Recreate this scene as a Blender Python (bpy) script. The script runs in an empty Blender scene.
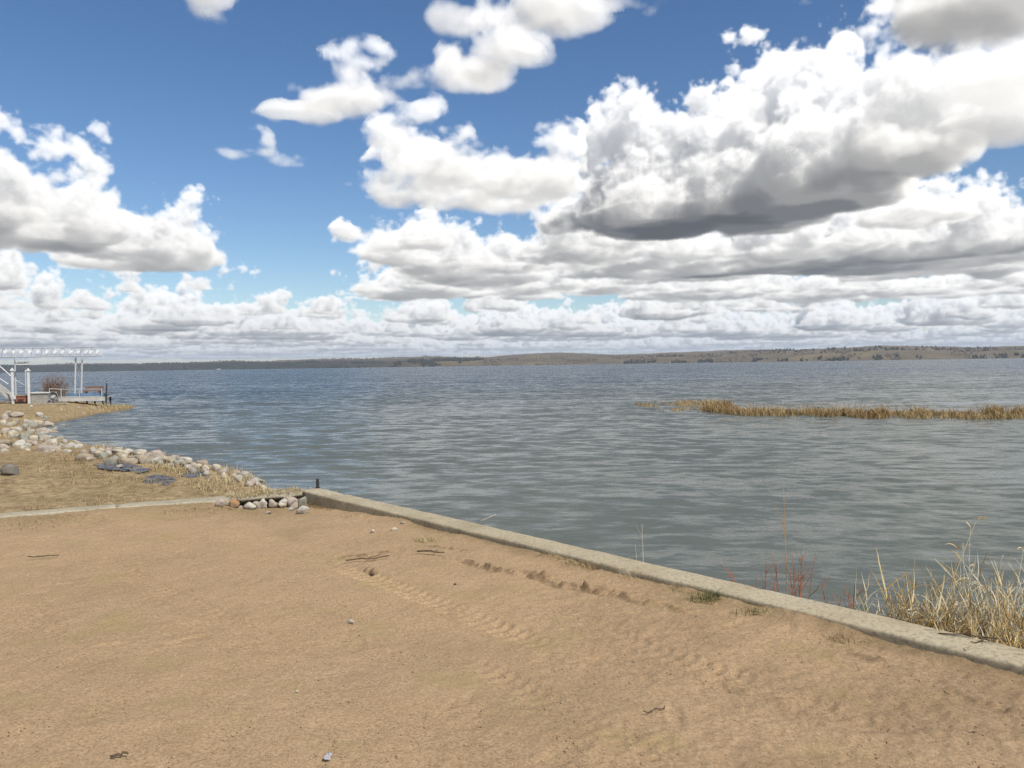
import bpy, bmesh, math, random, time
import numpy as np
from mathutils import Vector, Matrix, noise as mnoise
rnd = random.Random(11)
RNG = np.random.default_rng(11)
sc = bpy.context.scene
COL = sc.collection
ROLL_SIGN, SUN_STRENGTH, EXPOSURE = -1, 5.0, -.2
OZONE, SKY_STRENGTH, CLOUD_STRENGTH = 2.2, .128, 1.14
SKY_SAT, SKY_HUE = 1.18, .504
WAVE, BUMP, ROUGH0, ROUGH1 = .24, .17, .09, .12
WATER_IOR, SLOPE, LEAN = 1.16, 1.15, .17
WATER_C1, WATER_C2 = (.112, .122, .108), (.052, .074, .102)
HAZE = 0.00006
sc.cycles.use_denoising = True
sc.cycles.denoising_prefilter = 'NONE'
rad = math.radians
# ================================================================= helpers
def tag(o, label=None, cat=None, group=None, kind=None):
    if label: o['label'] = label
    if cat: o['category'] = cat
    if group: o['group'] = group
    if kind: o['kind'] = kind
    return o
def empty(name, loc=(0, 0, 0), rz=0.):
    o = bpy.data.objects.new(name, None); COL.objects.link(o)
    o.location = loc; o.rotation_euler = (0, 0, rz); o.empty_display_size = .1
    return o
def link(name, me, mat=None, parent=None):
    o = bpy.data.objects.new(name, me); COL.objects.link(o)
    if mat is not None and not me.materials: me.materials.append(mat)
    if parent is not None: o.parent = parent
    return o
def copy_tree(o, parent=None):
    c = o.copy(); COL.objects.link(c)
    if parent is not None: c.parent = parent
    for ch in list(o.children): copy_tree(ch, c)
    return c
def np_mesh(name, V, F, smooth=True, attrs=None):
    """mesh from arrays: V (n,3), F (m,k) with k = 3 or 4"""
    V = np.asarray(V, np.float32); F = np.asarray(F, np.int32)
    me = bpy.data.meshes.new(name)
    me.vertices.add(len(V)); me.vertices.foreach_set('co', V.ravel())
    k = F.shape[1]
    me.loops.add(F.size); me.loops.foreach_set('vertex_index', F.ravel())
    me.polygons.add(len(F)); me.polygons.foreach_set('loop_start', np.arange(0, F.size, k, dtype=np.int32))
    me.polygons.foreach_set('use_smooth', np.full(len(F), smooth))
    if attrs:
        for a, vals in attrs.items():
            at = me.attributes.new(a, 'FLOAT', 'POINT'); at.data.foreach_set('value', np.asarray(vals, np.float32))
    me.update(calc_edges=True); me.validate()
    return me
class MB:
    """collects boxes, tubes and polygons, then links them as one mesh object"""
    def __init__(s): s.v = []; s.f = []
    def add(s, vs, fs):
        b = len(s.v); s.v += [tuple(v) for v in vs]; s.f += [tuple(i + b for i in f) for f in fs]; return s
    def box(s, c, d, rz=0., tilt=None):
        m = Matrix.Rotation(rz, 3, 'Z')
        if tilt is not None: m = m @ tilt
        vs = [Vector(c) + m @ Vector((sx * d[0] / 2, sy * d[1] / 2, sz * d[2] / 2)) for sx in (-1, 1) for sy in (-1, 1) for sz in (-1, 1)]
        return s.add(vs, [(0, 1, 3, 2), (4, 6, 7, 5), (0, 4, 5, 1), (2, 3, 7, 6), (0, 2, 6, 4), (1, 5, 7, 3)])
    def tube(s, pts, r, n=6, cap=True):
        pts = [Vector(p) for p in pts]; k = len(pts)
        rs = r if isinstance(r, (list, tuple)) else [r] * k
        rings = []; ref = None
        for i, p in enumerate(pts):
            t = (pts[min(i + 1, k - 1)] - pts[max(i - 1, 0)]).normalized()
            if ref is None: ref = t.orthogonal().normalized()
            ref = (ref - t * ref.dot(t)).normalized(); w = t.cross(ref)
            rings.append([p + (ref * math.cos(6.28319 * j / n) + w * math.sin(6.28319 * j / n)) * rs[i] for j in range(n)])
        vs = [v for q in rings for v in q]
        fs = [(i * n + j, i * n + (j + 1) % n, (i + 1) * n + (j + 1) % n, (i + 1) * n + j) for i in range(k - 1) for j in range(n)]
        if cap: fs += [tuple(range(n - 1, -1, -1)), tuple(range((k - 1) * n, k * n))]
        return s.add(vs, fs)
    def blade(s, p, q, w, bend=(0, 0, 0), side=None, n=3):
        """a narrow leaf from p to q, with real thickness left out only where it is under a millimetre"""
        p = Vector(p); q = Vector(q); d = q - p
        sd = Vector(side) if side is not None else d.cross(Vector((rnd.uniform(-1, 1), rnd.uniform(-1, 1), .2)))
        if sd.length < 1e-6: sd = Vector((1, 0, 0))
        sd.normalize(); vs = []; b = Vector(bend)
        for i in range(n + 1):
            t = i / n; c = p + d * t + b * (t * t); ww = w * (1 - t * .92) * (.6 + .8 * min(1, t * 3)) * .5
            vs += [c - sd * ww, c + sd * ww]
        return s.add(vs, [(2 * i, 2 * i + 1, 2 * i + 3, 2 * i + 2) for i in range(n)])
    def build(s, name, mat, parent=None, smooth=False, bevel=0., seg=2):
        me = bpy.data.meshes.new(name); me.from_pydata(s.v, [], s.f); me.update()
        if bevel:
            bm = bmesh.new(); bm.from_mesh(me)
            bmesh.ops.bevel(bm, geom=[e for e in bm.edges if len(e.link_faces) == 2 and e.calc_face_angle(0) > .5], offset=bevel, segments=seg, affect='EDGES', profile=.5)
            bm.to_mesh(me); bm.free()
        if smooth:
            for p in me.polygons: p.use_smooth = True
        return link(name, me, mat, parent)
# ---------------------------------------------------------------- 2D / 3D noise in numpy
def vnoise2(x, y, seed):
    """smooth value noise, about -1..1"""
    r = np.random.default_rng(seed); n = 256; T = r.uniform(-1, 1, n * n).astype(np.float32)
    xi = np.floor(x); yi = np.floor(y); fx = (x - xi).astype(np.float32); fy = (y - yi).astype(np.float32)
    fx = fx * fx * (3 - 2 * fx); fy = fy * fy * (3 - 2 * fy)
    xi = xi.astype(np.int64) % n; yi = yi.astype(np.int64) % n; xj = (xi + 1) % n; yj = (yi + 1) % n
    a = T[xi * n + yi]; b = T[xj * n + yi]; c = T[xi * n + yj]; d = T[xj * n + yj]
    return (a + (b - a) * fx) * (1 - fy) + (c + (d - c) * fx) * fy
def fbm2(x, y, seed, octv=4, gain=.5):
    s = 0; a = 1.
    for o in range(octv):
        c, q = math.cos(o * 1.3), math.sin(o * 1.3)
        s = s + a * vnoise2((x * c - y * q) * 2**o + 17.3 * o, (x * q + y * c) * 2**o + 5.1 * o, seed + o); a *= gain
    return s
def sstep(a, b, x):
    t = np.clip((x - a) / (b - a), 0, 1); return t * t * (3 - 2 * t)
# ---------------------------------------------------------------- materials
def mat(name, rough=.9, spec=.3):
    m = bpy.data.materials.new(name); m.use_nodes = True
    nt = m.node_tree; b = nt.nodes['Principled BSDF']
    b.inputs['Roughness'].default_value = rough
    b.inputs['Specular IOR Level'].default_value = spec
    return m, nt, b
def nd(nt, typ, **kw):
    n = nt.nodes.new(typ)
    for k, v in kw.items():
        if k.startswith('i_'): n.inputs[k[2:]].default_value = v
        else: setattr(n, k, v)
    return n
def coords(nt, kind='Object', scale=(1, 1, 1)):
    tc = nd(nt, 'ShaderNodeTexCoord'); mp = nd(nt, 'ShaderNodeMapping'); mp.inputs['Scale'].default_value = scale
    nt.links.new(tc.outputs[kind], mp.inputs['Vector']); return mp.outputs['Vector']
def noise(nt, vec, scale, detail=4, rough=.55, dist=0.):
    n = nd(nt, 'ShaderNodeTexNoise', i_Scale=scale, i_Detail=detail, i_Roughness=rough, i_Distortion=dist)
    if vec is not None: nt.links.new(vec, n.inputs['Vector'])
    return n.outputs['Fac']
def ramp(nt, fac, stops, interp='LINEAR'):
    r = nd(nt, 'ShaderNodeValToRGB'); r.color_ramp.interpolation = interp
    e = r.color_ramp.elements
    while len(e) < len(stops): e.new(.5)
    for x, (p, c) in zip(e, stops): x.position = p; x.color = (*c, 1) if len(c) == 3 else c
    nt.links.new(fac, r.inputs['Fac']); return r.outputs['Color']
def mix(nt, fac, a, b, blend='MIX'):
    m = nd(nt, 'ShaderNodeMix', data_type='RGBA', blend_type=blend)
    def put(sock, v):
        if isinstance(v, (int, float)): sock.default_value = v
        elif isinstance(v, tuple): sock.default_value = (*v, 1) if len(v) == 3 else v
        else: nt.links.new(v, sock)
    put(m.inputs['Factor'], fac); put(m.inputs['A'], a); put(m.inputs['B'], b)
    return m.outputs['Result']
def math_(nt, op, a, b=0., clamp=False):
    m = nd(nt, 'ShaderNodeMath', operation=op, use_clamp=clamp)
    for i, v in enumerate((a, b)):
        if isinstance(v, (int, float)): m.inputs[i].default_value = v
        else: nt.links.new(v, m.inputs[i])
    return m.outputs[0]
def bump(nt, b, height, strength=.5, dist=.01):
    n = nd(nt, 'ShaderNodeBump', i_Strength=strength, i_Distance=dist)
    nt.links.new(height, n.inputs['Height']); nt.links.new(n.outputs['Normal'], b.inputs['Normal'])
def mottled(name, c1, c2, scale=6, rough=.9, bstr=.3, bdist=.01, spec=.3, kind='Object', c3=None, detail=6):
    """two or three colour mottling with a bump: the workhorse for stone, paint, wood"""
    m, nt, b = mat(name, rough, spec); v = coords(nt, kind)
    st = [(.32, c1), (.68, c2)] if c3 is None else [(.28, c1), (.52, c2), (.74, c3)]
    nt.links.new(ramp(nt, noise(nt, v, scale, detail, .6), st), b.inputs['Base Color'])
    bump(nt, b, noise(nt, v, scale * 3, 5, .6), bstr, bdist)
    return m
def attr(nt, name):
    return nd(nt, 'ShaderNodeAttribute', attribute_name=name).outputs['Fac']
# ================================================================= camera
EYE = 1.6
cam = bpy.data.objects.new('camera', bpy.data.cameras.new('camera')); COL.objects.link(cam)
cam.data.sensor_width = 36; cam.data.lens = 36 * 804 / 1024
cam.data.clip_start = .05; cam.data.clip_end = 60000
PITCH, ROLL = -1.354, .84
cam.matrix_world = Matrix.Translation((0, 0, EYE)) @ Matrix.Rotation(rad(90 + PITCH), 4, 'X') @ Matrix.Rotation(rad(ROLL_SIGN * ROLL), 4, 'Z')
sc.camera = cam
sc.render.resolution_x, sc.render.resolution_y = 1024, 768
F_, P_, R_ = 804., rad(PITCH), rad(ROLL)
def ray(px, py):
    u = (px - 512) / F_; v = (384 - py) / F_
    u, v = u * math.cos(R_) + v * math.sin(R_), -u * math.sin(R_) + v * math.cos(R_)
    return Vector((u, math.cos(P_) - v * math.sin(P_), math.sin(P_) + v * math.cos(P_)))
def at(px, py, z):
    """survey: where a line of sight measured in the photograph meets the level z"""
    a = ray(px, py); t = (z - EYE) / a.z; return Vector((a.x * t, a.y * t, z))
def aty(px, py, Y):
    a = ray(px, py); t = Y / a.y; return Vector((a.x * t, Y, EYE + a.z * t))
# ================================================================= light
SUN_AZ, SUN_EL = 137.0, 48.0
sd = bpy.data.lights.new('sun', 'SUN'); sd.energy = SUN_STRENGTH; sd.angle = rad(.53); sd.color = (1, .955, .88)
so = bpy.data.objects.new('sun', sd); COL.objects.link(so)
sdir = Vector((math.sin(rad(SUN_AZ)) * math.cos(rad(SUN_EL)), math.cos(rad(SUN_AZ)) * math.cos(rad(SUN_EL)), math.sin(rad(SUN_EL))))
so.rotation_euler = (-sdir).to_track_quat('-Z', 'Y').to_euler(); so.location = (60, -30, 70)
vs = sc.view_settings
vs.view_transform = 'Standard'; vs.look = 'None'; vs.gamma = 1; vs.exposure = EXPOSURE; vs.use_curve_mapping = False
# ---------------------------------------------------------------- sky map
def worley(n, cells, rng):
    pts = rng.random((cells, cells, cells, 3)).astype(np.float32)
    g = (np.arange(n, dtype=np.float32) + .5) / n * cells
    X, Y, Z = np.meshgrid(g, g, g, indexing='ij')
    ix, iy, iz = X.astype(int), Y.astype(int), Z.astype(int)
    best = np.full((n, n, n), 9., np.float32)
    for dx in (-1, 0, 1):
        for dy in (-1, 0, 1):
            for dz in (-1, 0, 1):
                jx, jy, jz = ix + dx, iy + dy, iz + dz
                p = pts[jx % cells, jy % cells, jz % cells]
                d = (jx + p[..., 0] - X)**2 + (jy + p[..., 1] - Y)**2 + (jz + p[..., 2] - Z)**2
                np.minimum(best, d, out=best)
    return 1 - np.sqrt(best)
def perlin3(n, cells, rng):
    v = rng.standard_normal((cells, cells, cells)).astype(np.float32)
    g = (np.arange(n, dtype=np.float32)) / n * cells
    i = g.astype(int); f = g - i; f = f * f * (3 - 2 * f); j = (i + 1) % cells
    a = v[i] * (1 - f)[:, None, None] + v[j] * f[:, None, None]
    a = a[:, i] * (1 - f)[None, :, None] + a[:, j] * f[None, :, None]
    return a[:, :, i] * (1 - f) + a[:, :, j] * f
NT = 96
def make_noise(rng):
    w = worley(NT, 5, rng) * .62 + worley(NT, 11, rng) * .30 + worley(NT, 23, rng) * .14
    p = perlin3(NT, 6, rng) * .5 + perlin3(NT, 12, rng) * .3 + perlin3(NT, 24, rng) * .16 + perlin3(NT, 48, rng) * .09
    w = (w - w.mean()) / w.std(); p = (p - p.mean()) / p.std()
    return (w * .8 + p * .5).astype(np.float32).ravel(), p.astype(np.float32).ravel()
def samp3(T, x, y, z):
    n = NT
    x = x * n; y = y * n; z = z * n
    xi = np.floor(x); yi = np.floor(y); zi = np.floor(z)
    fx = x - xi; fy = y - yi; fz = z - zi
    xi = xi.astype(np.int32) % n; yi = yi.astype(np.int32) % n; zi = zi.astype(np.int32) % n
    xj = (xi + 1) % n; yj = (yi + 1) % n; zj = (zi + 1) % n
    a, b = xi * (n * n), xj * (n * n); c, d = yi * n, yj * n
    def L(k):
        u = T.take(a + c + k); v = T.take(b + c + k); u += (v - u) * fx
        s = T.take(a + d + k); t = T.take(b + d + k); s += (t - s) * fx
        return u + (s - u) * fy
    lo = L(zi); hi = L(zj)
    return lo + (hi - lo) * fz
BASE = 1.2     # km, height of the cloud bases
# clouds of the photographed sky: azimuth deg, distance km, half width km, half depth km, thickness km, strength
CLOUDS = [
    (10.2, 7.09, 0.81, 0.85, 0.86, 1.0, 1.15),
    (16.6, 7.0, 0.8, 0.85, 0.92, 1.0, 1.15),
    (22.0, 6.25, 0.58, 0.7, 0.82, 0.95, 1.1),
    (26.7, 5.46, 0.42, 0.55, 0.7, 0.8, 0.9),
    (31.3, 4.78, 0.42, 0.45, 0.42, 0.5, 0.6),
    (33.8, 4.38, 0.33, 0.4, 0.35, 0.45, 0.45),
    (5.7, 7.02, 0.48, 0.8, 0.42, 0.4, 0.8),
    (0.8, 5.78, 0.54, 0.6, 0.42, 0.42, 0.75),
    (-5.9, 5.54, 0.52, 0.6, 0.46, 0.42, 0.75),
    (-10.7, 3.79, 0.24, 0.18, 0.26, 0.46, 0.8),
    (-14.4, 3.98, 0.22, 0.12, 0.14, 0.42, 0.75),
    (-17.9, 4.82, 0.19, 0.14, 0.22, 0.38, 0.7),
    (-15.1, 4.97, 0.15, 0.1, 0.12, 0.36, 0.7),
    (-6.5, 3.49, 0.17, 0.15, 0.2, 0.4, 0.72),
    (-2.7, 3.44, 0.21, 0.2, 0.28, 0.48, 0.8),
    (0.6, 3.14, 0.2, 0.2, 0.28, 0.48, 0.78),
    (3.8, 2.87, 0.2, 0.16, 0.22, 0.44, 0.75),
    (9.3, 2.8, 0.17, 0.12, 0.16, 0.38, 0.7),
    (-2.6, 2.84, 0.16, 0.1, 0.16, 0.36, 0.7),
    (21.7, 2.93, 0.15, 0.1, 0.2, 0.5, 0.75),
    (30.5, 3.3, 0.35, 0.3, 0.4, 0.8, 0.9),
    (-20.0, 2.83, 0.09, 0.1, 0.2, 0.5, 0.7),
    (-30.7, 8.41, 0.78, 1.3, 0.75, 0.62, 0.88),
    (-26.7, 9.95, 0.68, 1.2, 0.4, 0.45, 0.85),
    (-22.4, 9.71, 0.51, 0.9, 0.62, 0.5, 0.88),
    (-8.1, 8.38, 0.63, 1.2, 0.32, 0.42, 0.82),
    (-2.2, 11.07, 1.1, 1.8, 0.55, 0.5, 0.88),
    (6.4, 9.58, 0.95, 1.5, 0.6, 0.55, 0.92),
    (13.2, 11.02, 1.1, 1.6, 0.42, 0.5, 0.88),
    (20.4, 10.47, 0.98, 1.5, 0.55, 0.55, 0.95),
    (24.6, 12.16, 0.91, 1.5, 0.45, 0.5, 0.95),
    (26.7, 7.91, 0.54, 0.55, 0.34, 0.5, 0.9),
    (-6.4, 13.84, 1.38, 1.5, 0.5, 0.5, 0.9),
    (3.5, 13.79, 1.46, 1.6, 0.55, 0.5, 0.9),
    (13.2, 15.0, 1.59, 1.6, 0.5, 0.5, 0.9),
    (22.8, 16.39, 1.73, 1.6, 0.5, 0.5, 0.9),
    (30.2, 16.93, 1.79, 1.6, 0.5, 0.5, 0.9),
    (9.2, 7.97, 0.69, 0.9, 0.4, 0.45, 0.9),
    (30.7, 11.74, 1.09, 1.5, 0.42, 0.5, 0.8),
]
class Sky:
    def __init__(s, clouds, seed=5):
        rng = np.random.default_rng(seed)
        s.T, s.P = make_noise(rng)
        s.near = s.bake(13.0, 1040, clouds, rng)
        s.far = s.bake(120.0, 1500, clouds, rng)
    def n2(s, x, y, sc, k):
        return samp3(s.P, x / sc, y / sc, np.full_like(x, k))
    def bake(s, half, n, clouds, rng):
        g = ((np.arange(n) + .5) / n * 2 - 1).astype(np.float32) * half
        X, Y = np.meshgrid(g, g, indexing='ij')
        R = np.hypot(X, Y); A = np.degrees(np.arctan2(X, Y))
        f = s.n2(X, Y, 29., .13) * .70 + s.n2(X, Y, 11.7, .71) * .55
        C = (f - .28) * .75
        front = np.clip((np.abs(A) - 38) / 8, 0, 1)
        # streets of cumulus far away; near the photographed sector only the listed clouds
        faraway = np.clip((R - (9.5 - 1.5 * np.clip(A / 20, -1, 1))) / 2.5, 0, 1)
        C = C - .11 * np.clip((R - 12) / 6, 0, 1) - .02 * np.clip((R - 25) / 25, 0, 1) - .22 * front
        m = np.maximum(front, faraway) * np.clip((112 - R) / 14, 0, 1)
        C = np.minimum(C, .9) * m - 1.2 * (1 - m)
        H = np.full_like(C, .75) + .25*np.clip((R - 11) / 25, 0, 1)
        D = np.ones_like(C)
        warp = s.n2(X, Y, 7.3, .41) * .13 + s.n2(X, Y, 3.1, .23) * .13
        small = s.n2(X, Y, 1.7, .57) * .55
        for az, dist, hw, hd, th, st, dn in clouds:
            a = math.radians(az); cx, cy = dist * math.sin(a), dist * math.cos(a)
            # lateral / radial axes
            lx = (X - cx) * math.cos(a) - (Y - cy) * math.sin(a)
            ly = (X - cx) * math.sin(a) + (Y - cy) * math.cos(a)
            r2 = (lx / hw)**2 + (ly / hd)**2
            c = st * (1 - r2**2.2) + (warp + small * max(0, .85 - dn)) 
            w = c > C
            # smooth union
            k = .25
            hh = np.clip(.5 + .5 * (c - C) / k, 0, 1)
            Cn = C * (1 - hh) + c * hh + k * hh * (1 - hh)
            H = np.where(c > -1.5, H * (1 - hh) + th * hh, H)
            D = np.where(c > -1.5, D * (1 - hh) + dn * hh, D)
            C = np.where(c > -3, Cn, C)
        return C.astype(np.float32).ravel(), H.astype(np.float32).ravel(), D.astype(np.float32).ravel(), half, n
    def cov(s, x, y):
        def look(F):
            C, H, D, half, n = F
            u = np.clip((x / half + 1) * .5 * n - .5, 0, n - 1.001); v = np.clip((y / half + 1) * .5 * n - .5, 0, n - 1.001)
            i = u.astype(np.int32); j = v.astype(np.int32); fu = u - i; fv = v - j
            k = i * n + j
            c = (C.take(k) * (1 - fv) + C.take(k + 1) * fv) * (1 - fu) + (C.take(k + n) * (1 - fv) + C.take(k + n + 1) * fv) * fu
            return c, H.take(k), D.take(k)
        inn = np.maximum(np.abs(x), np.abs(y)) < 12.9
        if inn.all(): return look(s.near)
        c, h, e = look(s.far)
        if inn.any():
            c2, h2, e2 = look(s.near); c = np.where(inn, c2, c); h = np.where(inn, h2, h); e = np.where(inn, e2, e)
        return c, h, e
    def dens(s, x, y, z, fine=True):
        C, H, D = s.cov(x, y)
        h = (z - BASE) / H
        # profile: flat foot, domed top
        d = C - .95 * np.clip(h, 0, None)**1.15 - 2.2 * np.clip(.06 - h, 0, None)**.7 * 1.0
        out = np.zeros_like(x)
        k = np.nonzero(d > -.85)[0]
        if not len(k): return out
        xx, yy, zz = x[k], y[k], z[k]
        w = samp3(s.T, xx / 3.4, yy / 3.4, zz / 3.4 * 1.1) * .23
        if fine:
            dk = d[k] + w
            near = np.nonzero(np.abs(dk) < .5)[0]
            xn, yn, zn = xx[near], yy[near], zz[near]
            w[near] += samp3(s.T, xn / .83 + .3, yn / .83, zn / .83) * .10 * np.clip(14. / np.hypot(xn, yn), 0, 1)
            w[near] += samp3(s.P, xn / 1.13 + .7, yn / 1.13, zn / .9) * .09 * np.clip(9. / np.hypot(xn, yn), 0, 2.)
            w[near] += samp3(s.T, xn / .37 + .1, yn / .37, zn / .37) * .075 * np.clip(5. / np.hypot(xn, yn), 0, 1.8)
            w[near] += samp3(s.P, xn / 1.9 + .3, yn / 1.9, zn / 1.3) * 1.5 * np.maximum(0, 1 - D[k][near])
        hk = h[k]
        out[k] = np.clip((d[k] + w * np.maximum(np.clip(.45 + hk * 1.6, .3, 1.1), np.clip(2.2 * (1 - D[k]), 0, 1.1))) * (.5 + 2.3 * np.minimum(D[k], 1.)), 0, 1) * D[k]**2
        return out
    def march(s, az, el, N=110, zmax=2.75, seed=1):
        """radiance (premultiplied) and opacity toward directions, arrays of radians"""
        n = az.size
        el = np.maximum(el, math.radians(.2)).astype(np.float32)
        se, ce = np.sin(el), np.cos(el)
        dx, dy = np.sin(az).astype(np.float32) * ce, np.cos(az).astype(np.float32) * ce
        S = np.array([math.sin(math.radians(SUN_AZ)) * math.cos(math.radians(SUN_EL)), math.cos(math.radians(SUN_AZ)) * math.cos(math.radians(SUN_EL)), math.sin(math.radians(SUN_EL))], np.float32)
        cosv = dx * S[0] + dy * S[1] + se * S[2]
        hg = lambda g: (1 - g * g) / (1 + g * g - 2 * g * cosv)**1.5
        ph = .55 * hg(.25) + .25 * hg(.75) + .3
        T = np.ones(n, np.float32); L = np.zeros((n, 3), np.float32)
        jit = np.random.default_rng(seed).random(n).astype(np.float32)
        z0 = BASE - .06; dz = (zmax - z0) / N
        sig = 20.   # per km
        live = np.arange(n)
        sunc = np.array([1.0, .965, .90], np.float32); skyc = np.array([.50, .56, .68], np.float32); gndc = np.array([.36, .37, .43], np.float32)
        for i in range(N):
            live = live[T[live] > .012]
            if not len(live): break
            z = z0 + (i + jit[live]) * dz
            t = z / se[live]
            x, y = dx[live] * t, dy[live] * t
            d = s.dens(x, y, z)
            k = np.nonzero(d > .004)[0]
            if not len(k): continue
            idx = live[k]; x, y, z, d, t = x[k], y[k], z[k], d[k], t[k]
            step = dz / se[idx]
            a = 1 - np.exp(-d * sig * step)
            # sunlight left after the cloud between here and the sun
            od = np.zeros_like(x); last = 0.
            for q in (.05, .14, .3, .6, 1.1):
                od += s.dens(x + S[0] * q, y + S[1] * q, z + S[2] * q, fine=q < .2) * (q - last); last = q
            od *= sig
            sun = (np.exp(-od) * .75 * ph[idx] + .44 * np.exp(-od * .17) + .28 * np.exp(-od * .09))
            C, H, D = s.cov(x, y)
            h = np.clip((z - BASE) / H, 0, 1)
            amb = .02 + .72 * h**.85
            c = sun[:, None] * sunc * .92 + amb[:, None] * skyc * .62 + ((1 - h) * .12)[:, None] * gndc
            # air in front of the cloud
            f = np.exp(-t / 62.)[:, None]
            c = c * f + (1 - f) * np.array([.60, .69, .82], np.float32)
            L[idx] += (T[idx] * a)[:, None] * c
            T[idx] *= 1 - a
        # pale air low over the horizon
        f = (.85 * np.exp(-np.degrees(el) / 1.0)).astype(np.float32); L += (T * f)[:, None] * np.array([.60, .68, .80], np.float32); T *= 1 - f
        return L, 1 - T

def render_map(sky, az0, az1, el0, el1, w, h, N):
    a = np.radians(az0 + (np.arange(w) + .5) / w * (az1 - az0)).astype(np.float32)
    e = np.radians(el0 + (np.arange(h) + .5) / h * (el1 - el0)).astype(np.float32)
    out = []
    for r in np.array_split(np.arange(h), max(1, h * w // 90000)):
        E, A = np.meshgrid(e[r], a, indexing='ij')
        n = int(N * min(3., max(1., 9 / max(.5, math.degrees(E.min())))))
        L, al = sky.march(A.ravel(), E.ravel(), n, seed=int(r[0]))
        out.append(np.concatenate([L, al[:, None]], 1).reshape(len(r), w, 4))
    return np.concatenate(out, 0).astype(np.float32)
def make_world():
    t0 = time.time()
    sky = Sky(CLOUDS)
    W = bpy.data.worlds.new('World'); sc.world = W; W.use_nodes = True
    nt = W.node_tree; nt.nodes.clear(); L = nt.links
    def picture(name, az0, az1, el0, el1, w, h, N):
        px = render_map(sky, az0, az1, el0, el1, w, h, N)
        im = bpy.data.images.new(name, w, h, alpha=True, float_buffer=True, is_data=True)
        im.alpha_mode = 'CHANNEL_PACKED'
        im.pixels.foreach_set(px.ravel()); im.update(); im.pack()
        t = nd(nt, 'ShaderNodeTexImage', interpolation='Cubic', extension='EXTEND' if az1 < 179 else 'REPEAT'); t.image = im
        return t, (az0, az1, el0, el1)
    tc = nd(nt, 'ShaderNodeTexCoord'); sp = nd(nt, 'ShaderNodeSeparateXYZ'); L.new(tc.outputs['Generated'], sp.inputs[0])
    az = math_(nt, 'ARCTAN2', sp.outputs[0], sp.outputs[1]); el = math_(nt, 'ARCSINE', sp.outputs[2])
    def place(t, b):
        u = math_(nt, 'MULTIPLY_ADD', az, 1 / rad(b[1] - b[0])); u.node.inputs[2].default_value = -b[0] / (b[1] - b[0])
        v = math_(nt, 'MULTIPLY_ADD', el, 1 / rad(b[3] - b[2])); v.node.inputs[2].default_value = -b[2] / (b[3] - b[2])
        v = math_(nt, 'MINIMUM', math_(nt, 'MAXIMUM', v, .003), .997)
        c = nd(nt, 'ShaderNodeCombineXYZ'); L.new(u, c.inputs[0]); L.new(v, c.inputs[1]); L.new(c.outputs[0], t.inputs['Vector'])
    fr, fb = picture('sky_front', -40, 40, .2, 34, 1360, 575, 170)
    ar, ab = picture('sky_around', -180, 180, .2, 90, 640, 160, 70)
    place(fr, fb); place(ar, ab)
    # the finer picture inside its own window of azimuth and elevation, the coarser one all round
    wa = nd(nt, 'ShaderNodeMapRange', interpolation_type='SMOOTHSTEP'); wa.inputs[1].default_value = rad(39.5); wa.inputs[2].default_value = rad(36.5)
    L.new(math_(nt, 'ABSOLUTE', az), wa.inputs[0])
    we = nd(nt, 'ShaderNodeMapRange', interpolation_type='SMOOTHSTEP'); we.inputs[1].default_value = rad(33.5); we.inputs[2].default_value = rad(30)
    L.new(el, we.inputs[0])
    w = math_(nt, 'MULTIPLY', wa.outputs[0], we.outputs[0])
    colr = mix(nt, w, ar.outputs['Color'], fr.outputs['Color'])
    alpha = nd(nt, 'ShaderNodeMix', data_type='FLOAT'); L.new(w, alpha.inputs['Factor']); L.new(ar.outputs['Alpha'], alpha.inputs['A']); L.new(fr.outputs['Alpha'], alpha.inputs['B'])
    ns = nd(nt, 'ShaderNodeTexSky', sky_type='NISHITA', sun_disc=False)
    ns.sun_elevation = rad(SUN_EL); ns.sun_rotation = rad(SUN_AZ); ns.altitude = 500; ns.air_density = 1.0; ns.dust_density = .3; ns.ozone_density = OZONE
    clear = math_(nt, 'SUBTRACT', 1., alpha.outputs['Result'])
    b1 = nd(nt, 'ShaderNodeBackground'); b1.inputs[1].default_value = SKY_STRENGTH
    hs = nd(nt, 'ShaderNodeHueSaturation'); hs.inputs['Saturation'].default_value = SKY_SAT; hs.inputs['Hue'].default_value = SKY_HUE; L.new(ns.outputs[0], hs.inputs['Color'])
    L.new(mix(nt, 1., hs.outputs[0], clear, 'MULTIPLY'), b1.inputs[0])
    b2 = nd(nt, 'ShaderNodeBackground'); b2.inputs[1].default_value = CLOUD_STRENGTH; L.new(colr, b2.inputs[0])
    ad = nd(nt, 'ShaderNodeAddShader'); L.new(b1.outputs[0], ad.inputs[0]); L.new(b2.outputs[0], ad.inputs[1])
    o = nd(nt, 'ShaderNodeOutputWorld'); L.new(ad.outputs[0], o.inputs[0])
    W.cycles.sampling_method = 'MANUAL'; W.cycles.sample_map_resolution = 1024
    print('sky', round(time.time() - t0, 1))
make_world()
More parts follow.
